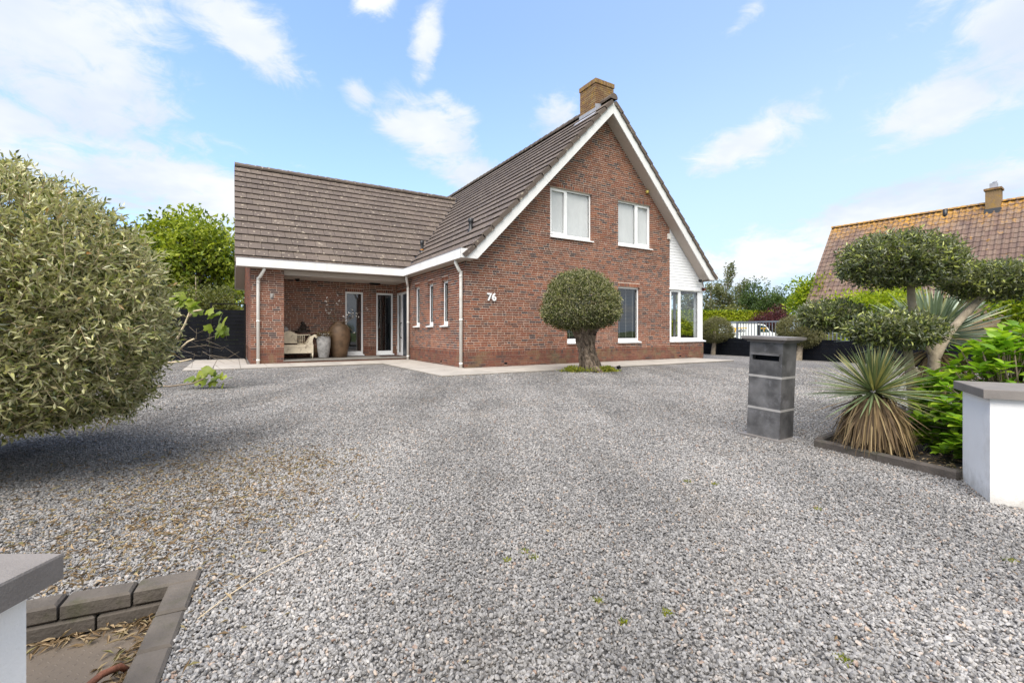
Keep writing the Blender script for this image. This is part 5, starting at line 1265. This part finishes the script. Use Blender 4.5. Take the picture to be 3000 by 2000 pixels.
blades('y', (0, 0, .44), 130, (.32, .45), .013, M['yucca_dry'], YU, -1.3, -.3, 62, .10, 'dry_leaves', False)
sk = MB(); r_ = random.Random(63)
for k in range(900):                                         # hanging skirt
    a = r_.uniform(0, 6.283); rr = r_.uniform(.06, .24); top = Vector((math.cos(a) * rr * .55, math.sin(a) * rr * .55, .43 - .1 * r_.random())); bot = Vector((math.cos(a) * (rr + .03 + r_.uniform(-.02, .04)), math.sin(a) * (rr + .03 + r_.uniform(-.02, .04)), r_.uniform(.0, .12))); s = Vector((-math.sin(a), math.cos(a), 0)) * r_.uniform(.003, .008); m_ = top.lerp(bot, .5) + Vector((math.cos(a), math.sin(a), 0)) * .025; rv = r_.random() * .8
    sk.face([top - s, top + s, m_ + s, m_ - s], r=rv); sk.face([m_ - s, m_ + s, bot + s * .3, bot - s * .3], r=rv)
tag(sk.build('skirt', M['yucca_dry'], YU), kind='stuff')
q = MB(); q.tube([(0, 0, 0), (0, 0, .2), (0, 0, .45)], [.10, .08, .05], 10); q.build('stem', M['darkwood'], YU)

# cloud-pruned topiary with four pads
TP = empty('topiary_tree', (3.50, 4.0, .02), 0, 'cloud-pruned tree with dark leafy pads on pale forked stems', 'tree')
def rel(p): return (p[0] - 3.50, p[1] - 4.0, p[2] - .02)
def limb(pts, rad, seed): trunk_tube([rel(p) for p in pts], rad, 10, .10, seed, 5).build('trunk', M['pale_bark'], TP)
limb([(3.50, 4.0, 0), (3.60, 4.0, .32), (3.65, 4.0, .62), (3.66, 4.02, .84)], [.058, .046, .042, .042], 71)
limb([(3.655, 4.02, .76), (3.58, 4.05, .96), (3.52, 4.05, 1.10), (3.48, 4.03, 1.28), (3.46, 4.0, 1.52)], [.038, .034, .034, .03, .024], 72)
limb([(3.655, 4.0, .72), (3.80, 4.02, .93), (3.98, 4.06, 1.10), (4.22, 4.1, 1.30)], [.038, .033, .03, .022], 73)
limb([(3.47, 3.95, 0), (3.40, 3.92, .35), (3.33, 3.88, .68), (3.27, 3.84, .92)], [.044, .038, .034, .024], 74)
limb([(3.42, 3.9, .60), (3.22, 4.05, .85), (3.0, 4.2, 1.05)], [.026, .022, .015], 75)
for i, (c, r_, nl) in enumerate((((3.35, 4.0, 1.545), (.45, .40, .215), 14000), ((4.30, 4.1, 1.385), (.41, .35, .14), 9500), ((3.17, 3.82, .955), (.35, .28, .12), 7000), ((2.975, 4.3, 1.085), (.26, .25, .12), 4800))):
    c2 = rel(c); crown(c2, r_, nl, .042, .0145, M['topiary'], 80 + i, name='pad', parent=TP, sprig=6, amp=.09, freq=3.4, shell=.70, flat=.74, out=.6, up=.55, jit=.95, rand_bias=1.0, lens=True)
    m_ = MB(); rr = random.Random(90 + i)
    for k in range(26): a = rr.uniform(0, 6.28); e = rr.uniform(.3, .95); m_.tube([(c2[0], c2[1], c2[2] - r_[2] * .7), (c2[0] + math.cos(a) * r_[0] * e * .5, c2[1] + math.sin(a) * r_[1] * e * .5, c2[2] - r_[2] * .3), (c2[0] + math.cos(a) * r_[0] * e, c2[1] + math.sin(a) * r_[1] * e, c2[2] + r_[2] * rr.uniform(-.3, .5))], [.012, .008, .004], 4)
    m_.build('branches', M['twig'], TP)

# big grey fan of blades behind it
GY = empty('palm_yucca', (4.42, 4.85, .02), 0, 'large grey-green fan of stiff blades behind the cloud-pruned tree', 'plant')
q = MB(); q.tube([(0, 0, 0), (0, 0, .45), (0, 0, .8)], [.12, .12, .08], 10); q.build('stem', M['darkwood'], GY)
blades('g', (0, 0, .86), 260, (.55, .85), .034, M['palm'], GY, -.2, 1.35, 65, .06)
blades('g', (0, 0, .76), 160, (.4, .65), .02, M['yucca_dry'], GY, -1.3, -.3, 66, .2, 'dry_leaves', False)

# bright green broad-leaved shrub behind the white wall
SH = empty('shrub', (3.70, 3.42, .02), 0, 'bright green broad-leaved shrub behind the white coped wall', 'shrub')
def broad_leaf():
    q = MB(); prof = [(0, .0), (.10, .15), (.32, .36), (.55, .42), (.78, .26), (.93, .10), (1.0, .0)]
    for i in range(len(prof) - 1):
        (t0, w0), (t1, w1) = prof[i], prof[i + 1]; z0, z1 = -.25 * t0 * t0, -.25 * t1 * t1
        for sx in (-1, 1):
            pts = [(0, t0, z0), (sx * w0 * .75, t0, z0 + w0 * .22), (sx * w1 * .75, t1, z1 + w1 * .22), (0, t1, z1)]
            q.face(pts if sx > 0 else pts[::-1], r=0.0, smooth=True)
    return q.mesh('leaf', M['hydrangea'])
bl_me = broad_leaf(); random.seed(31); count = 0; extra_P, extra_D = [], []
tips = []
for k in range(250):
    d, r = ell(1, .55); d = d[0]; rr = r[0]
    p = Vector((d[0] * .74 * rr, d[1] * .40 * rr, .50 + d[2] * .50 * rr))
    p.z += .36 * p.x - .03
    if p.z < .08: continue
    tips.append((p, rr))
for k in range(16): tips.append((Vector((-.62 + random.uniform(-.1, .15), -.25 + random.uniform(-.05, .12), random.uniform(.05, .35))), .9))
tips.sort(key=lambda t: seen_size(Vector((3.62, 3.42, .02)) + t[0]) * (1 if t[0].y < .12 else .3), reverse=True)
st = MB()
for (p, rr) in tips:
    base = Vector((random.uniform(-.12, .12), random.uniform(-.08, .08), .02)); st.tube([base, base.lerp(p, .5) + Vector((0, 0, .06)), p], [.008, .006, .004], 4)
    ax = (p - Vector((0, .05, .1))).normalized() + Vector((0, 0, .7)); n = random.choice((6, 7, 8)); a0 = random.uniform(0, 6.28)
    for j in range(n):
        a = a0 + j * 2.4; e = .15 + .5 * (j / n); L = random.uniform(.085, .125) * (1 - .35 * j / n)
        pos_ = p - ax.normalized() * (.05 * (1 - j / n)); dvec = Vector((math.cos(a) * math.cos(e), math.sin(a) * math.cos(e), math.sin(e))) + ax.normalized() * .25; dvec.normalize()
        if count < 300 and seen_size(pos_) and p.y < .3 and rr > .6:
            o = addobj('leaf', bl_me, None, SH); o.location = pos_
            x_ = dvec.cross(Vector((0, 0, 1))).normalized(); z_ = x_.cross(dvec); o.matrix_local = Matrix(((x_.x * L, dvec.x * L, z_.x * L, pos_.x), (x_.y * L, dvec.y * L, z_.y * L, pos_.y), (x_.z * L, dvec.z * L, z_.z * L, pos_.z), (0, 0, 0, 1))); count += 1
        else: extra_P.append(tuple(pos_)); extra_D.append(tuple(dvec))
st.build('stems', M['twig'], SH)
for k in range(1000):
    d, r = ell(1, .45); d = d[0]; rr = r[0]; extra_P.append((d[0] * .62 * rr, d[1] * .36 * rr + .04, max(.06, .43 + d[2] * .40 * rr + .36 * d[0] * .62 * rr))); extra_D.append((d[0] + random.gauss(0, .4), d[1] + random.gauss(0, .4), random.gauss(.1, .4)))
eP, eD = np.array(extra_P), np.array(extra_D); n = len(eP)
tag(addobj('foliage', leaf_mesh('foliage', eP, eD, np.tile([0, 0, 1.], (n, 1)) + rng.normal(size=(n, 3)) * .3, rng.uniform(.085, .12, n), rng.uniform(.05, .07, n), M['hydrangea'], lens=True, fold=.15, curl=.2), None, SH), kind='stuff')

# ================================================================ left foreground: sunken steel plate
EG = empty('block_edging', PC, 0, 'worn concrete block edging round the sunken steel plate', 'edging')
def block(L, W, Ht, r=.008):
    q = MB(); a = [(-0, 0), (L, 0), (L, W), (0, W)]; b_ = [(r, r), (L - r, r), (L - r, W - r), (r, W - r)]
    q.hexa([(x, y, 0) for x, y in b_] + [(x, y, r) for x, y in a], r=.0, skip=(1,)); q.hexa([(x, y, r) for x, y in a] + [(x, y, Ht - r) for x, y in a], r=.0, skip=(0, 1)); q.hexa([(x, y, Ht - r) for x, y in a] + [(x, y, Ht) for x, y in b_], r=.0, skip=(0,))
    return q.mesh('block', M['concrete'])
bm_ = block(.191, EW, .058); a1 = math.atan2(PE1.y, PE1.x); a2 = math.atan2(PE2.y, PE2.x); random.seed(4)
for lay_ in range(3):
    z = .022 - .058 - lay_ * .060
    for k in range(7):                                       # far side, running left
        p = PE1 * (k * .2 + (.1 if lay_ % 2 else 0)); o = addobj('block', bm_, None, EG); o.location = (p.x, p.y, z + random.uniform(-.003, .003)); o.rotation_euler = (0, random.uniform(-.015, .015), a1 + random.uniform(-.015, .015)); o.location += Vector((0, 0, 0))
    for k in range(8):                                       # side running towards the viewer
        p = PE2 * (EW + .006 + k * .2 - (.1 if lay_ % 2 else 0)); o = addobj('block', bm_, None, EG); o.location = (p.x, p.y, z + random.uniform(-.003, .003)); o.rotation_euler = (random.uniform(-.01, .01), random.uniform(-.01, .01), a2 + random.uniform(-.012, .012)); o.location += PE1 * EW
        o.location -= PE1 * 0
for o in [c for c in EG.children]:                           # blocks lie on the pit side of their line
    pass
PLZ = -.095
PLT = empty('cover_plate', PC + PE1 * .10 + PE2 * .10 + Vector((0, 0, PLZ)), a1, 'brown steel tread plate sunk in the block-edged pit', 'plate')
q = MB(); q.box((0.0, 0.0, -.01), (1.14, 1.45, 0)); q.build('sheet', M['plate'], PLT)
q = MB()
for i in range(44):
    for j in range(56):
        x, y = .013 + i * .026, .013 + j * .026
        if x > 1.12 or y > 1.43: continue
        a = math.radians(45 if (i + j) % 2 else -45); c, s = math.cos(a), math.sin(a); l, w_ = .0085, .0028
        def P_(u, v, z): return (x + u * c - v * s, y + u * s + v * c, z)
        q.face([P_(-l, 0, .0002), P_(-l * .3, -w_, .0002), P_(0, 0, .0022)], r=.5); q.face([P_(-l * .3, -w_, .0002), P_(l * .3, -w_, .0002), P_(0, 0, .0022)], r=.5); q.face([P_(l * .3, -w_, .0002), P_(l, 0, .0002), P_(0, 0, .0022)], r=.5); q.face([P_(l, 0, .0002), P_(l * .3, w_, .0002), P_(0, 0, .0022)], r=.5); q.face([P_(l * .3, w_, .0002), P_(-l * .3, w_, .0002), P_(0, 0, .0022)], r=.5); q.face([P_(-l * .3, w_, .0002), P_(-l, 0, .0002), P_(0, 0, .0022)], r=.5)
tag(q.build('tread_pattern', M['plate'], PLT), kind='stuff')
q = MB(); q.lathe([(.022, 0), (.022, .045), (.017, .048), (.015, .045), (.015, .0)], (0, 0, 0), 18); q.lathe([(.034, -.001), (.034, .004), (.022, .005)], (0, 0, 0), 18)
o = q.build('pipe_stub', M['chrome']); o.location = (-1.115, 1.375, PLZ); tag(o, 'short steel pipe stub standing on the tread plate', 'pipe')
q = MB(); q.tube([(0, 0, .0), (-.012, -.02, .028), (-.03, -.06, .034), (-.05, -.16, .022), (-.06, -.3, .01)], [.008, .010, .010, .009, .009], 8)
o = q.build('rusty_rod', M['rust']); o.location = (-1.175, 1.42, PLZ + .004); tag(o, 'bent rusty iron rod lying on the tread plate', 'rod')
b = MB(); p = [x - PE1 * .02 for x in pit]; b.face([(v_.x, v_.y, -.14) for v_ in pit]); tag(b.build('pit_floor', M['soil']), kind='structure')

# dry leaves and twigs on the gravel
def litter(n, fx, z0, z1, name, label, L=(.015, .05)):
    X, Y = fx(n); k = ~inpoly(X, Y, [(p.x, p.y) for p in pit_out]); X, Y = X[k], Y[k]; n = len(X)
    o = addobj(name, leaf_mesh(name, np.stack([X, Y, rng.uniform(z0, z1, n)], 1), rng.normal(size=(n, 3)) * np.array([1, 1, .25]), np.tile([0, 0, 1.], (n, 1)) + rng.normal(size=(n, 3)) * .5, rng.uniform(*L, n), rng.uniform(.005, .011, n), M['litter'], curl=.2))
    tag(o, label, 'leaf litter', kind='stuff')
def fx1(n): r = np.abs(rng.normal(0, 1, n)); return -1.25 - r * .75 + rng.normal(0, .25, n), rng.uniform(1.4, 3.6, n) + .2 * rng.normal(size=n)
litter(6000, fx1, .008, .02, 'leaf_litter', 'fallen dry olive leaves scattered on the gravel near the pit')
litter(500, lambda n: (rng.uniform(-3.5, 3.5, n), rng.uniform(1.2, 5, n)), .008, .016, 'leaf_litter', 'sparse dry leaf bits strewn over the open gravel', (.01, .025))
n = 420; t_ = rng.random(n); s_ = np.abs(rng.normal(0, .05, n))
sel = rng.random(n) < .5
XY = np.where(sel[:, None], np.array(PC + PE1 * .10 + PE2 * .10)[None, :2] + np.array(PE2)[None, :2] * (t_[:, None] * .6) + np.array(PE1)[None, :2] * s_[:, None], np.array(PC + PE1 * .10 + PE2 * .10)[None, :2] + np.array(PE1)[None, :2] * (t_[:, None] * .9) + np.array(PE2)[None, :2] * s_[:, None] * .6)
o = addobj('leaf_litter', leaf_mesh('leaf_litter', np.concatenate([XY, rng.uniform(PLZ + .004, PLZ + .02, (n, 1))], 1), rng.normal(size=(n, 3)) * np.array([1, 1, .25]), np.tile([0, 0, 1.], (n, 1)) + rng.normal(size=(n, 3)) * .4, rng.uniform(.03, .06, n), .009, M['litter'])); tag(o, 'dry leaves gathered in the corner of the sunken pit', 'leaf litter', kind='stuff')
q = MB(); q.tube([(-1.02, 1.50, .018), (-1.0, 1.62, .022), (-.96, 1.78, .02), (-.88, 1.94, .02), (-.80, 2.02, .018)], [.0014, .0018, .0018, .0015, .001], 5); tag(q.build('twig', M['straw_twig']), 'long thin pale twig lying on the gravel by the block edging', 'twig')
# moss in the gravel
mP = []
for (x, y, r_) in ((.05, 1.98, .02), (.09, 1.93, .022), (-.02, 1.90, .018), (.30, 1.62, .014), (.36, 1.50, .012), (.52, 1.55, .016), (1.1, 2.9, .022), (1.25, 2.85, .018), (1.62, 2.45, .02), (.95, 1.33, .022), (2.05, 1.9, .025), (2.2, 1.36, .022)):
    n = 60; a = rng.uniform(0, 6.28, n); rr = r_ * np.sqrt(rng.random(n)); mP.append(np.stack([x + rr * np.cos(a), y + rr * np.sin(a), np.full(n, .008)], 1))
mP = np.concatenate(mP); n = len(mP)
tag(addobj('moss', leaf_mesh('moss', mP, rng.normal(size=(n, 3)) * .7 + np.array([0, 0, .5]), rng.normal(size=(n, 3)), .013, .004, M['weed'])), 'small patches of yellow-green moss in the open gravel', 'moss', kind='stuff')
# little black garden spotlight near the olive
q = MB(); q.lathe([(.02, 0), (.03, .01), (.03, .02), (.012, .025), (.012, .06)], (0, 0, 0), 12); q.tube([(-.045, 0, .075), (.045, -.02, .095)], [.035, .042], 12)
o = q.build('garden_spotlight', M['black_metal']); o.location = (2.58, 11.2, 0); tag(o, 'tiny black garden spotlight on the gravel beside the olive trunk', 'lamp')

# ================================================================ beyond the boundary
def tree(name, label, x, y, h_, rx, rz, n, leaf, mat, seed, trunk=.12, group=None, zc=None, clusters=26, sp=.42, ry=None, bark='twig', z0=-.3):
    """free-growing tree: limbs and leaf clumps spread through the crown"""
    T = empty(name, (x, y, z0), 0, label, 'tree', group); r_ = np.random.default_rng(seed); pr = random.Random(seed); ry = ry or rx
    zc = zc if zc is not None else h_ - rz
    d = unit(r_.normal(size=(clusters, 3))); rr = (.35 + .65 * r_.random(clusters)) ; C = d * rr[:, None] * np.array([rx, ry, rz]) * (1 - sp * .45) + np.array([0, 0, zc])
    q = MB(); q.tube([(0, 0, 0), (pr.uniform(-.1, .1), 0, zc * .5), (pr.uniform(-.15, .15), 0, zc), (0, 0, h_ * .9)], [trunk, trunk * .8, trunk * .5, trunk * .12], 8)
    q.build('trunk', M[bark], T); q = MB()
    for c in C: b0 = Vector((0, 0, max(.3, c[2] * .55))); q.tube([b0, b0.lerp(Vector(c), .5) + Vector((0, 0, .08 * rz)), Vector(c)], [trunk * .35, trunk * .2, trunk * .06], 5)
    q.build('limbs', M[bark], T)
    m_ = n // clusters; P, D, R = [], [], []
    for i, c in enumerate(C):
        dd = unit(r_.normal(size=(m_, 3))); k = (r_.random(m_) ** .45); s = sp * (.65 + .7 * r_.random())
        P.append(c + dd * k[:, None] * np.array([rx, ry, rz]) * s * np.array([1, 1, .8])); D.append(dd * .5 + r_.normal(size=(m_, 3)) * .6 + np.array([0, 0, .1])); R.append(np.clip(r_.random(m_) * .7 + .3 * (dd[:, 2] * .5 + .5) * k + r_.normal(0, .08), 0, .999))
    P, D, R = np.concatenate(P), np.concatenate(D), np.concatenate(R); nn = len(P)
    addobj('crown', leaf_mesh('crown', P, D, r_.normal(size=(nn, 3)) + np.array([0, 0, .7]), leaf * r_.uniform(.6, 1.3, nn), leaf * .55 * r_.uniform(.7, 1.2, nn), M[mat], R=R), None, T); return T
tree('broadleaf_tree', 'leafy green tree rising behind the black fence, left of the wing', -18.0, 26, 8.3, 3.7, 3.9, 19000, .29, 'tree_green', 101, .22, clusters=80, sp=.27, zc=4.5)
tree('shrub_tree', 'dull olive-brown shrubby tree behind the huge clipped olive', -13.0, 19.0, 3.9, 1.9, 1.9, 9000, .15, 'tree_dull', 102, .1, clusters=24)
tree('willow_tree', 'thin pale airy tree just left of the wing roof edge', -17.6, 32, 7.9, 1.7, 3.3, 2600, .22, 'tree_pale', 103, .08, clusters=20, sp=.35)
tree('garden_shrub', 'low yellow-green shrub seen through the gate frame', -13.3, 22.5, 2.6, 1.5, 1.0, 3000, .2, 'tree_lime', 104, .06, clusters=14)
tree('broadleaf_tree', 'broad green tree mostly hidden behind the huge clipped olive', -25, 27, 7.2, 4, 3.0, 9000, .34, 'tree_green', 105, .25, clusters=26)
q = MB()
# trees at the right
for i, (x, y, h_, rx, seed, lab) in enumerate(((22.4, 52, 7.8, 1.6, 111, 'slender pale tree nearest the sunroom corner'), (24.4, 53, 9.6, 1.5, 112, 'tallest slender pale tree behind the hedge'), (26.6, 54, 8.2, 1.7, 113, 'slender pale tree standing behind the far end of the hedge'), (20.0, 52, 8.0, 1.9, 114, 'slender pale tree seen through the sunroom glass'))):
    tree('slender_tree', lab, x, y, h_, rx, h_ * .47, 2600, .26, 'tree_pale', seed, .09, 'slender trees behind the hedge', clusters=30, sp=.24)
tree('garden_shrub', 'low olive-brown bushes between hedge and slender trees', 25.5, 50, 4.6, 4.2, 1.9, 4500, .25, 'tree_dull', 115, .1, clusters=26, ry=1.4)
tree('broadleaf_tree', 'dark green tree above the maroon shrub', 25.3, 46, 6.5, 2.5, 2.2, 6000, .24, 'tree_dark', 116, .14)
tree('maroon_shrub', 'dark maroon leaved shrub at the end of the hedge', 24.4, 43.2, 3.7, 2.0, 1.6, 6000, .16, 'maroon', 117, .08)
tree('maple_tree', 'lime green tree in front of the neighbouring roof', 18.9, 28.0, 5.0, 2.4, 2.1, 10000, .20, 'tree_lime', 118, .14, clusters=30)
tree('maple_tree', 'yellow-green bushy tree behind the cloud-pruned crown', 18.6, 23.5, 3.9, 2.6, 1.8, 9000, .20, 'tree_lime', 119, .12, clusters=30)
tree('maple_tree', 'lime green tree tops showing above the rightmost leafy pad', 21.0, 17.6, 4.5, 2.6, 1.9, 8000, .20, 'tree_lime', 120, .14, clusters=30)
tree('broadleaf_tree', 'dull green tree between maple and neighbouring roof', 21.8, 30.0, 4.6, 2.4, 2.1, 5000, .22, 'tree_dark', 121, .12)

# clipped hedge
HG = empty('hedge', (14, 45, -.3), 0, 'long clipped hedge with yellow-green top behind the white van', 'hedge')
n = 16000; X = rng.uniform(0, 12.6, n); face = rng.random(n); top = face < .35; Z = np.where(top, 3.15 + rng.normal(0, .05, n), rng.uniform(.9, 3.2, n)); Y = np.where(top, rng.uniform(-.5, .9, n), -.5 + rng.normal(0, .07, n)); k = rng.random(n) < .05; X[k] = 12.6 + rng.normal(0, .06, k.sum()); Y[k] = rng.uniform(-.5, .9, k.sum())
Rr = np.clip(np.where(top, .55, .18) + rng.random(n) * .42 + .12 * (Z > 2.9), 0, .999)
addobj('foliage', leaf_mesh('foliage', np.stack([X, Y, Z], 1), rng.normal(size=(n, 3)) + np.array([0, -.6, .5]), rng.normal(size=(n, 3)) + np.array([0, -.5, .6]), .19, .11, M['hedge'], R=Rr), None, HG)
q = MB(); q.box((.1, -.38, 0), (12.5, .8, 3.05)); q.build('branches', M['darkwood'], HG)  # one solid dark box fills the hedge behind its leaves

# white van
VN = empty('van', (18.55, 40.0, -.2), math.radians(-3), 'white works van with yellow and black lettering parked behind the railing', 'van')
q = MB(); q.extrude([(0, 0, .35), (2.75, 0, .35), (2.75, 0, 1.80), (.03, 0, 1.80), (0, 0, 1.7)], (0, 1.7, 0)); q.extrude([(2.78, .02, .35), (4.45, .02, .35), (4.5, .02, .75), (4.3, .02, 1.0), (3.75, .02, 1.10), (3.36, .02, 1.62), (3.16, .02, 1.76), (2.78, .02, 1.80)], (0, 1.66, 0)); q.build('body', M['van_white'], VN)
q = MB(); q.box((2.55, -.006, .5), (2.80, .03, 1.72)); q.build('pillar', M['van_black'], VN)
q = MB(); q.extrude([(2.84, .012, 1.08), (3.62, .012, 1.08), (3.30, .012, 1.55), (3.12, .012, 1.66), (2.84, .012, 1.68)], (0, .01, 0)); q.build('side_window', M['van_glass'], VN)
for x in (.75, 3.7):
    q = MB(); q.tube([(x, -.02, .33), (x, .2, .33)], .33, 20); wh = q.build('wheel', M['rubber'], VN); q = MB(); q.tube([(x, -.03, .33), (x, -.015, .33)], .19, 16); q.build('rim', M['chrome'], wh)
q = MB(); q.tube([(-.1, .25, 1.98), (1.5, .25, 2.0), (3.3, .25, 1.93)], .022, 6)
for x in (.5, 1.35, 2.2): q.box((x, .2, 1.80), (x + .05, .3, 1.98))
q.box((-.1, .22, 1.86), (2.7, .24, 1.95)); q.build('roof_rack', M['galv'], VN)
q = MB(); q.box((.55, -.008, 1.40), (1.73, -.002, 1.47)); q.hexa([(.67, -.009, 1.09), (.77, -.009, 1.09), (.81, -.009, 1.40), (.69, -.009, 1.40), (.67, -.003, 1.09), (.77, -.003, 1.09), (.81, -.003, 1.40), (.69, -.003, 1.40)]); q.build('lettering_bar', M['yellow'], VN)
text('hebo', .38, M['van_black'], VN, facing(.80, -.008, 1.10), 'lettering', .002, .008, .18)
text('b.v.', .13, M['grey_print'], VN, facing(1.76, -.008, 1.12), 'lettering', .001)
text('service', .22, M['grey_print'], VN, facing(.86, -.008, .86), 'lettering', .001)
q = MB(); q.box((2.86, .002, 1.38), (3.44, .009, 1.44)); q.hexa([(3.12, .002, 1.15), (3.18, .002, 1.15), (3.16, .002, 1.38), (3.08, .002, 1.38), (3.12, .009, 1.15), (3.18, .009, 1.15), (3.16, .009, 1.38), (3.08, .009, 1.38)]); q.build('window_lettering', M['yellow'], VN)

# neighbouring house: steep pantiled roof with orange lichen
ND = Vector((.594, -.805, 0)); NW = Vector((-.805, -.594, 0)); NP = Vector((20.2, 29.2, 0)); NS = 1.25
NH = empty('house', NP, 0, 'neighbouring house with steep pantiled roof patched with orange lichen', 'house')
NL, NZ = 15.0, 7.42; run = 3.9
def nb_(a, r_, z): return ND * a + NW * r_ + Vector((0, 0, z))
b = MB(); b.face([nb_(0, 0, NZ), nb_(0, run, NZ - NS * run), nb_(NL, run, NZ - NS * run), nb_(NL, 0, NZ)]); b.face([nb_(0, 0, NZ), nb_(NL, 0, NZ), nb_(NL, -run, NZ - NS * run), nb_(0, -run, NZ - NS * run)])
RF = b.build('roof', M['pantile'], NH)
b = MB(); b.face([nb_(.12, -run + .3, -.3), nb_(.12, run - .3, -.3), nb_(.12, run - .3, 2.6), nb_(.12, 0, NZ - .12), nb_(.12, -run + .3, 2.6)]); b.face([nb_(.12, run - .3, -.3), nb_(NL - .1, run - .3, -.3), nb_(NL - .1, run - .3, 2.65), nb_(.12, run - .3, 2.65)]); b.face([nb_(NL - .12, -run + .3, -.3), nb_(NL - .12, run - .3, -.3), nb_(NL - .12, run - .3, 2.6), nb_(NL - .12, 0, NZ - .12), nb_(NL - .12, -run + .3, 2.6)]); b.build('wall', M['far_wall'], NH)
pw, pg = .25, .335; q = MB(); prof = [(0, .012), (.05, .0), (.11, .0), (.15, .03), (.19, .048), (.23, .036), (.252, .012)]
for i in range(len(prof) - 1):
    (x0, z0), (x1, z1) = prof[i], prof[i + 1]; q.face([(x0, 0, z0 + .035), (x1, 0, z1 + .035), (x1, pg + .05, z1 + .008), (x0, pg + .05, z0 + .008)], r=0.0, smooth=True); q.face([(x0, 0, z0 + .012), (x1, 0, z1 + .012), (x1, 0, z1 + .035), (x0, 0, z0 + .035)], r=0.0)
pt_me = q.mesh('tile', M['pantile']); sN = (-NW + Vector((0, 0, NS))).normalized(); nN = ND.cross(sN); nN = nN if nN.z > 0 else -nN; eN = ND
slen = run * math.sqrt(1 + NS * NS); rows = int(slen / pg); PT = []
for r_ in range(rows):
    for c in range(int(NL / pw)):
        p = nb_(c * pw, run, NZ - NS * run) + sN * (slen - (rows - r_) * pg); cw = NP + p
        vis = cw.x / cw.y < 1.14 and p.z > 2.9
        PT.append((p, seen_size(cw) if vis else 0))
order = sorted(range(len(PT)), key=lambda i: -(PT[i][1] + (.0006 if PT[i][0].z > 5.0 and PT[i][1] else 0))); single = set(order[:300]); rb = MB()
for i, (p, _) in enumerate(PT):
    j = nN * random.uniform(0, .006); mt = Matrix(((eN.x, sN.x, nN.x, p.x + j.x), (eN.y, sN.y, nN.y, p.y + j.y), (eN.z, sN.z, nN.z, p.z + j.z), (0, 0, 0, 1)))
    if i in single: o = addobj('tile', pt_me, None, RF); o.matrix_local = mt
    else:
        r0_ = random.random()
        for f in q.f: rb.face([mt @ Vector(q.v[k]) for k in f], r=r0_, smooth=True)
tag(rb.build('tiling', M['pantile'], RF), kind='stuff')
rg = MB(); m_ = 7
def rring(t, R): return [ND * t + (-NW) * math.cos(math.pi * k / (m_ - 1)) * R * 1.2 + Vector((0, 0, math.sin(math.pi * k / (m_ - 1)) * R)) for k in range(m_)]
a, c = rring(0, .12), rring(.36, .10)
for k in range(m_ - 1): rg.face([a[k], a[k + 1], c[k + 1], c[k]], r=0.0, smooth=True)
rg.face(a, r=0.0); rg_me = rg.mesh('ridge_tile', M['pantile'])
for i in range(int(NL / .33)): o = addobj('ridge_tile', rg_me, None, RF); o.location = nb_(i * .33, 0, NZ + .03)
cc = 7.15; b = MB()
b.hexa([nb_(cc - .27, .42, NZ - 1.0), nb_(cc + .27, .42, NZ - 1.0), nb_(cc + .27, .42, NZ + .62), nb_(cc - .27, .42, NZ + .62), nb_(cc - .27, -.2, NZ - 1.0), nb_(cc + .27, -.2, NZ - 1.0), nb_(cc + .27, -.2, NZ + .62), nb_(cc - .27, -.2, NZ + .62)])
NC = b.build('chimney', M['far_chimney'] if 'far_chimney' in M else M['chimney_brick'], NH)
b = MB(); b.hexa([nb_(cc - .32, .48, NZ + .62), nb_(cc + .32, .48, NZ + .62), nb_(cc + .32, .48, NZ + .72), nb_(cc - .32, .48, NZ + .72), nb_(cc - .32, -.26, NZ + .62), nb_(cc + .32, -.26, NZ + .62), nb_(cc + .32, -.26, NZ + .72), nb_(cc - .32, -.26, NZ + .72)]); b.build('chimney_cap', M['chimney_brick'], NC)
b = MB(); b.hexa([nb_(cc - .14, .24, NZ + .72), nb_(cc + .14, .24, NZ + .72), nb_(cc + .14, .24, NZ + 1.0), nb_(cc - .14, .24, NZ + 1.0), nb_(cc - .14, 0, NZ + .72), nb_(cc + .14, 0, NZ + .72), nb_(cc + .14, 0, NZ + 1.0), nb_(cc - .14, 0, NZ + 1.0)]); b.tube([nb_(cc, .12, NZ + 1.0), nb_(cc + .1, .12, NZ + 1.12)], [.09, .03], 8); b.build('chimney_cowl', M['lead'], NC)
b = MB(); b.hexa([nb_(cc - .31, .50, NZ - .66), nb_(cc + .31, .50, NZ - .66), nb_(cc + .31, .43, NZ - .30), nb_(cc - .31, .43, NZ - .30), nb_(cc - .31, .44, NZ - .66), nb_(cc + .31, .44, NZ - .66), nb_(cc + .31, .40, NZ - .30), nb_(cc - .31, .40, NZ - .30)]); b.build('flashing', M['ventblack'], NC)
b = MB(); b.tube([nb_(5.35, .22, NZ - .5), nb_(5.35, .22, NZ + .06)], [.10, .10], 10); b.build('vent_pipe', M['ventblack'], NH)
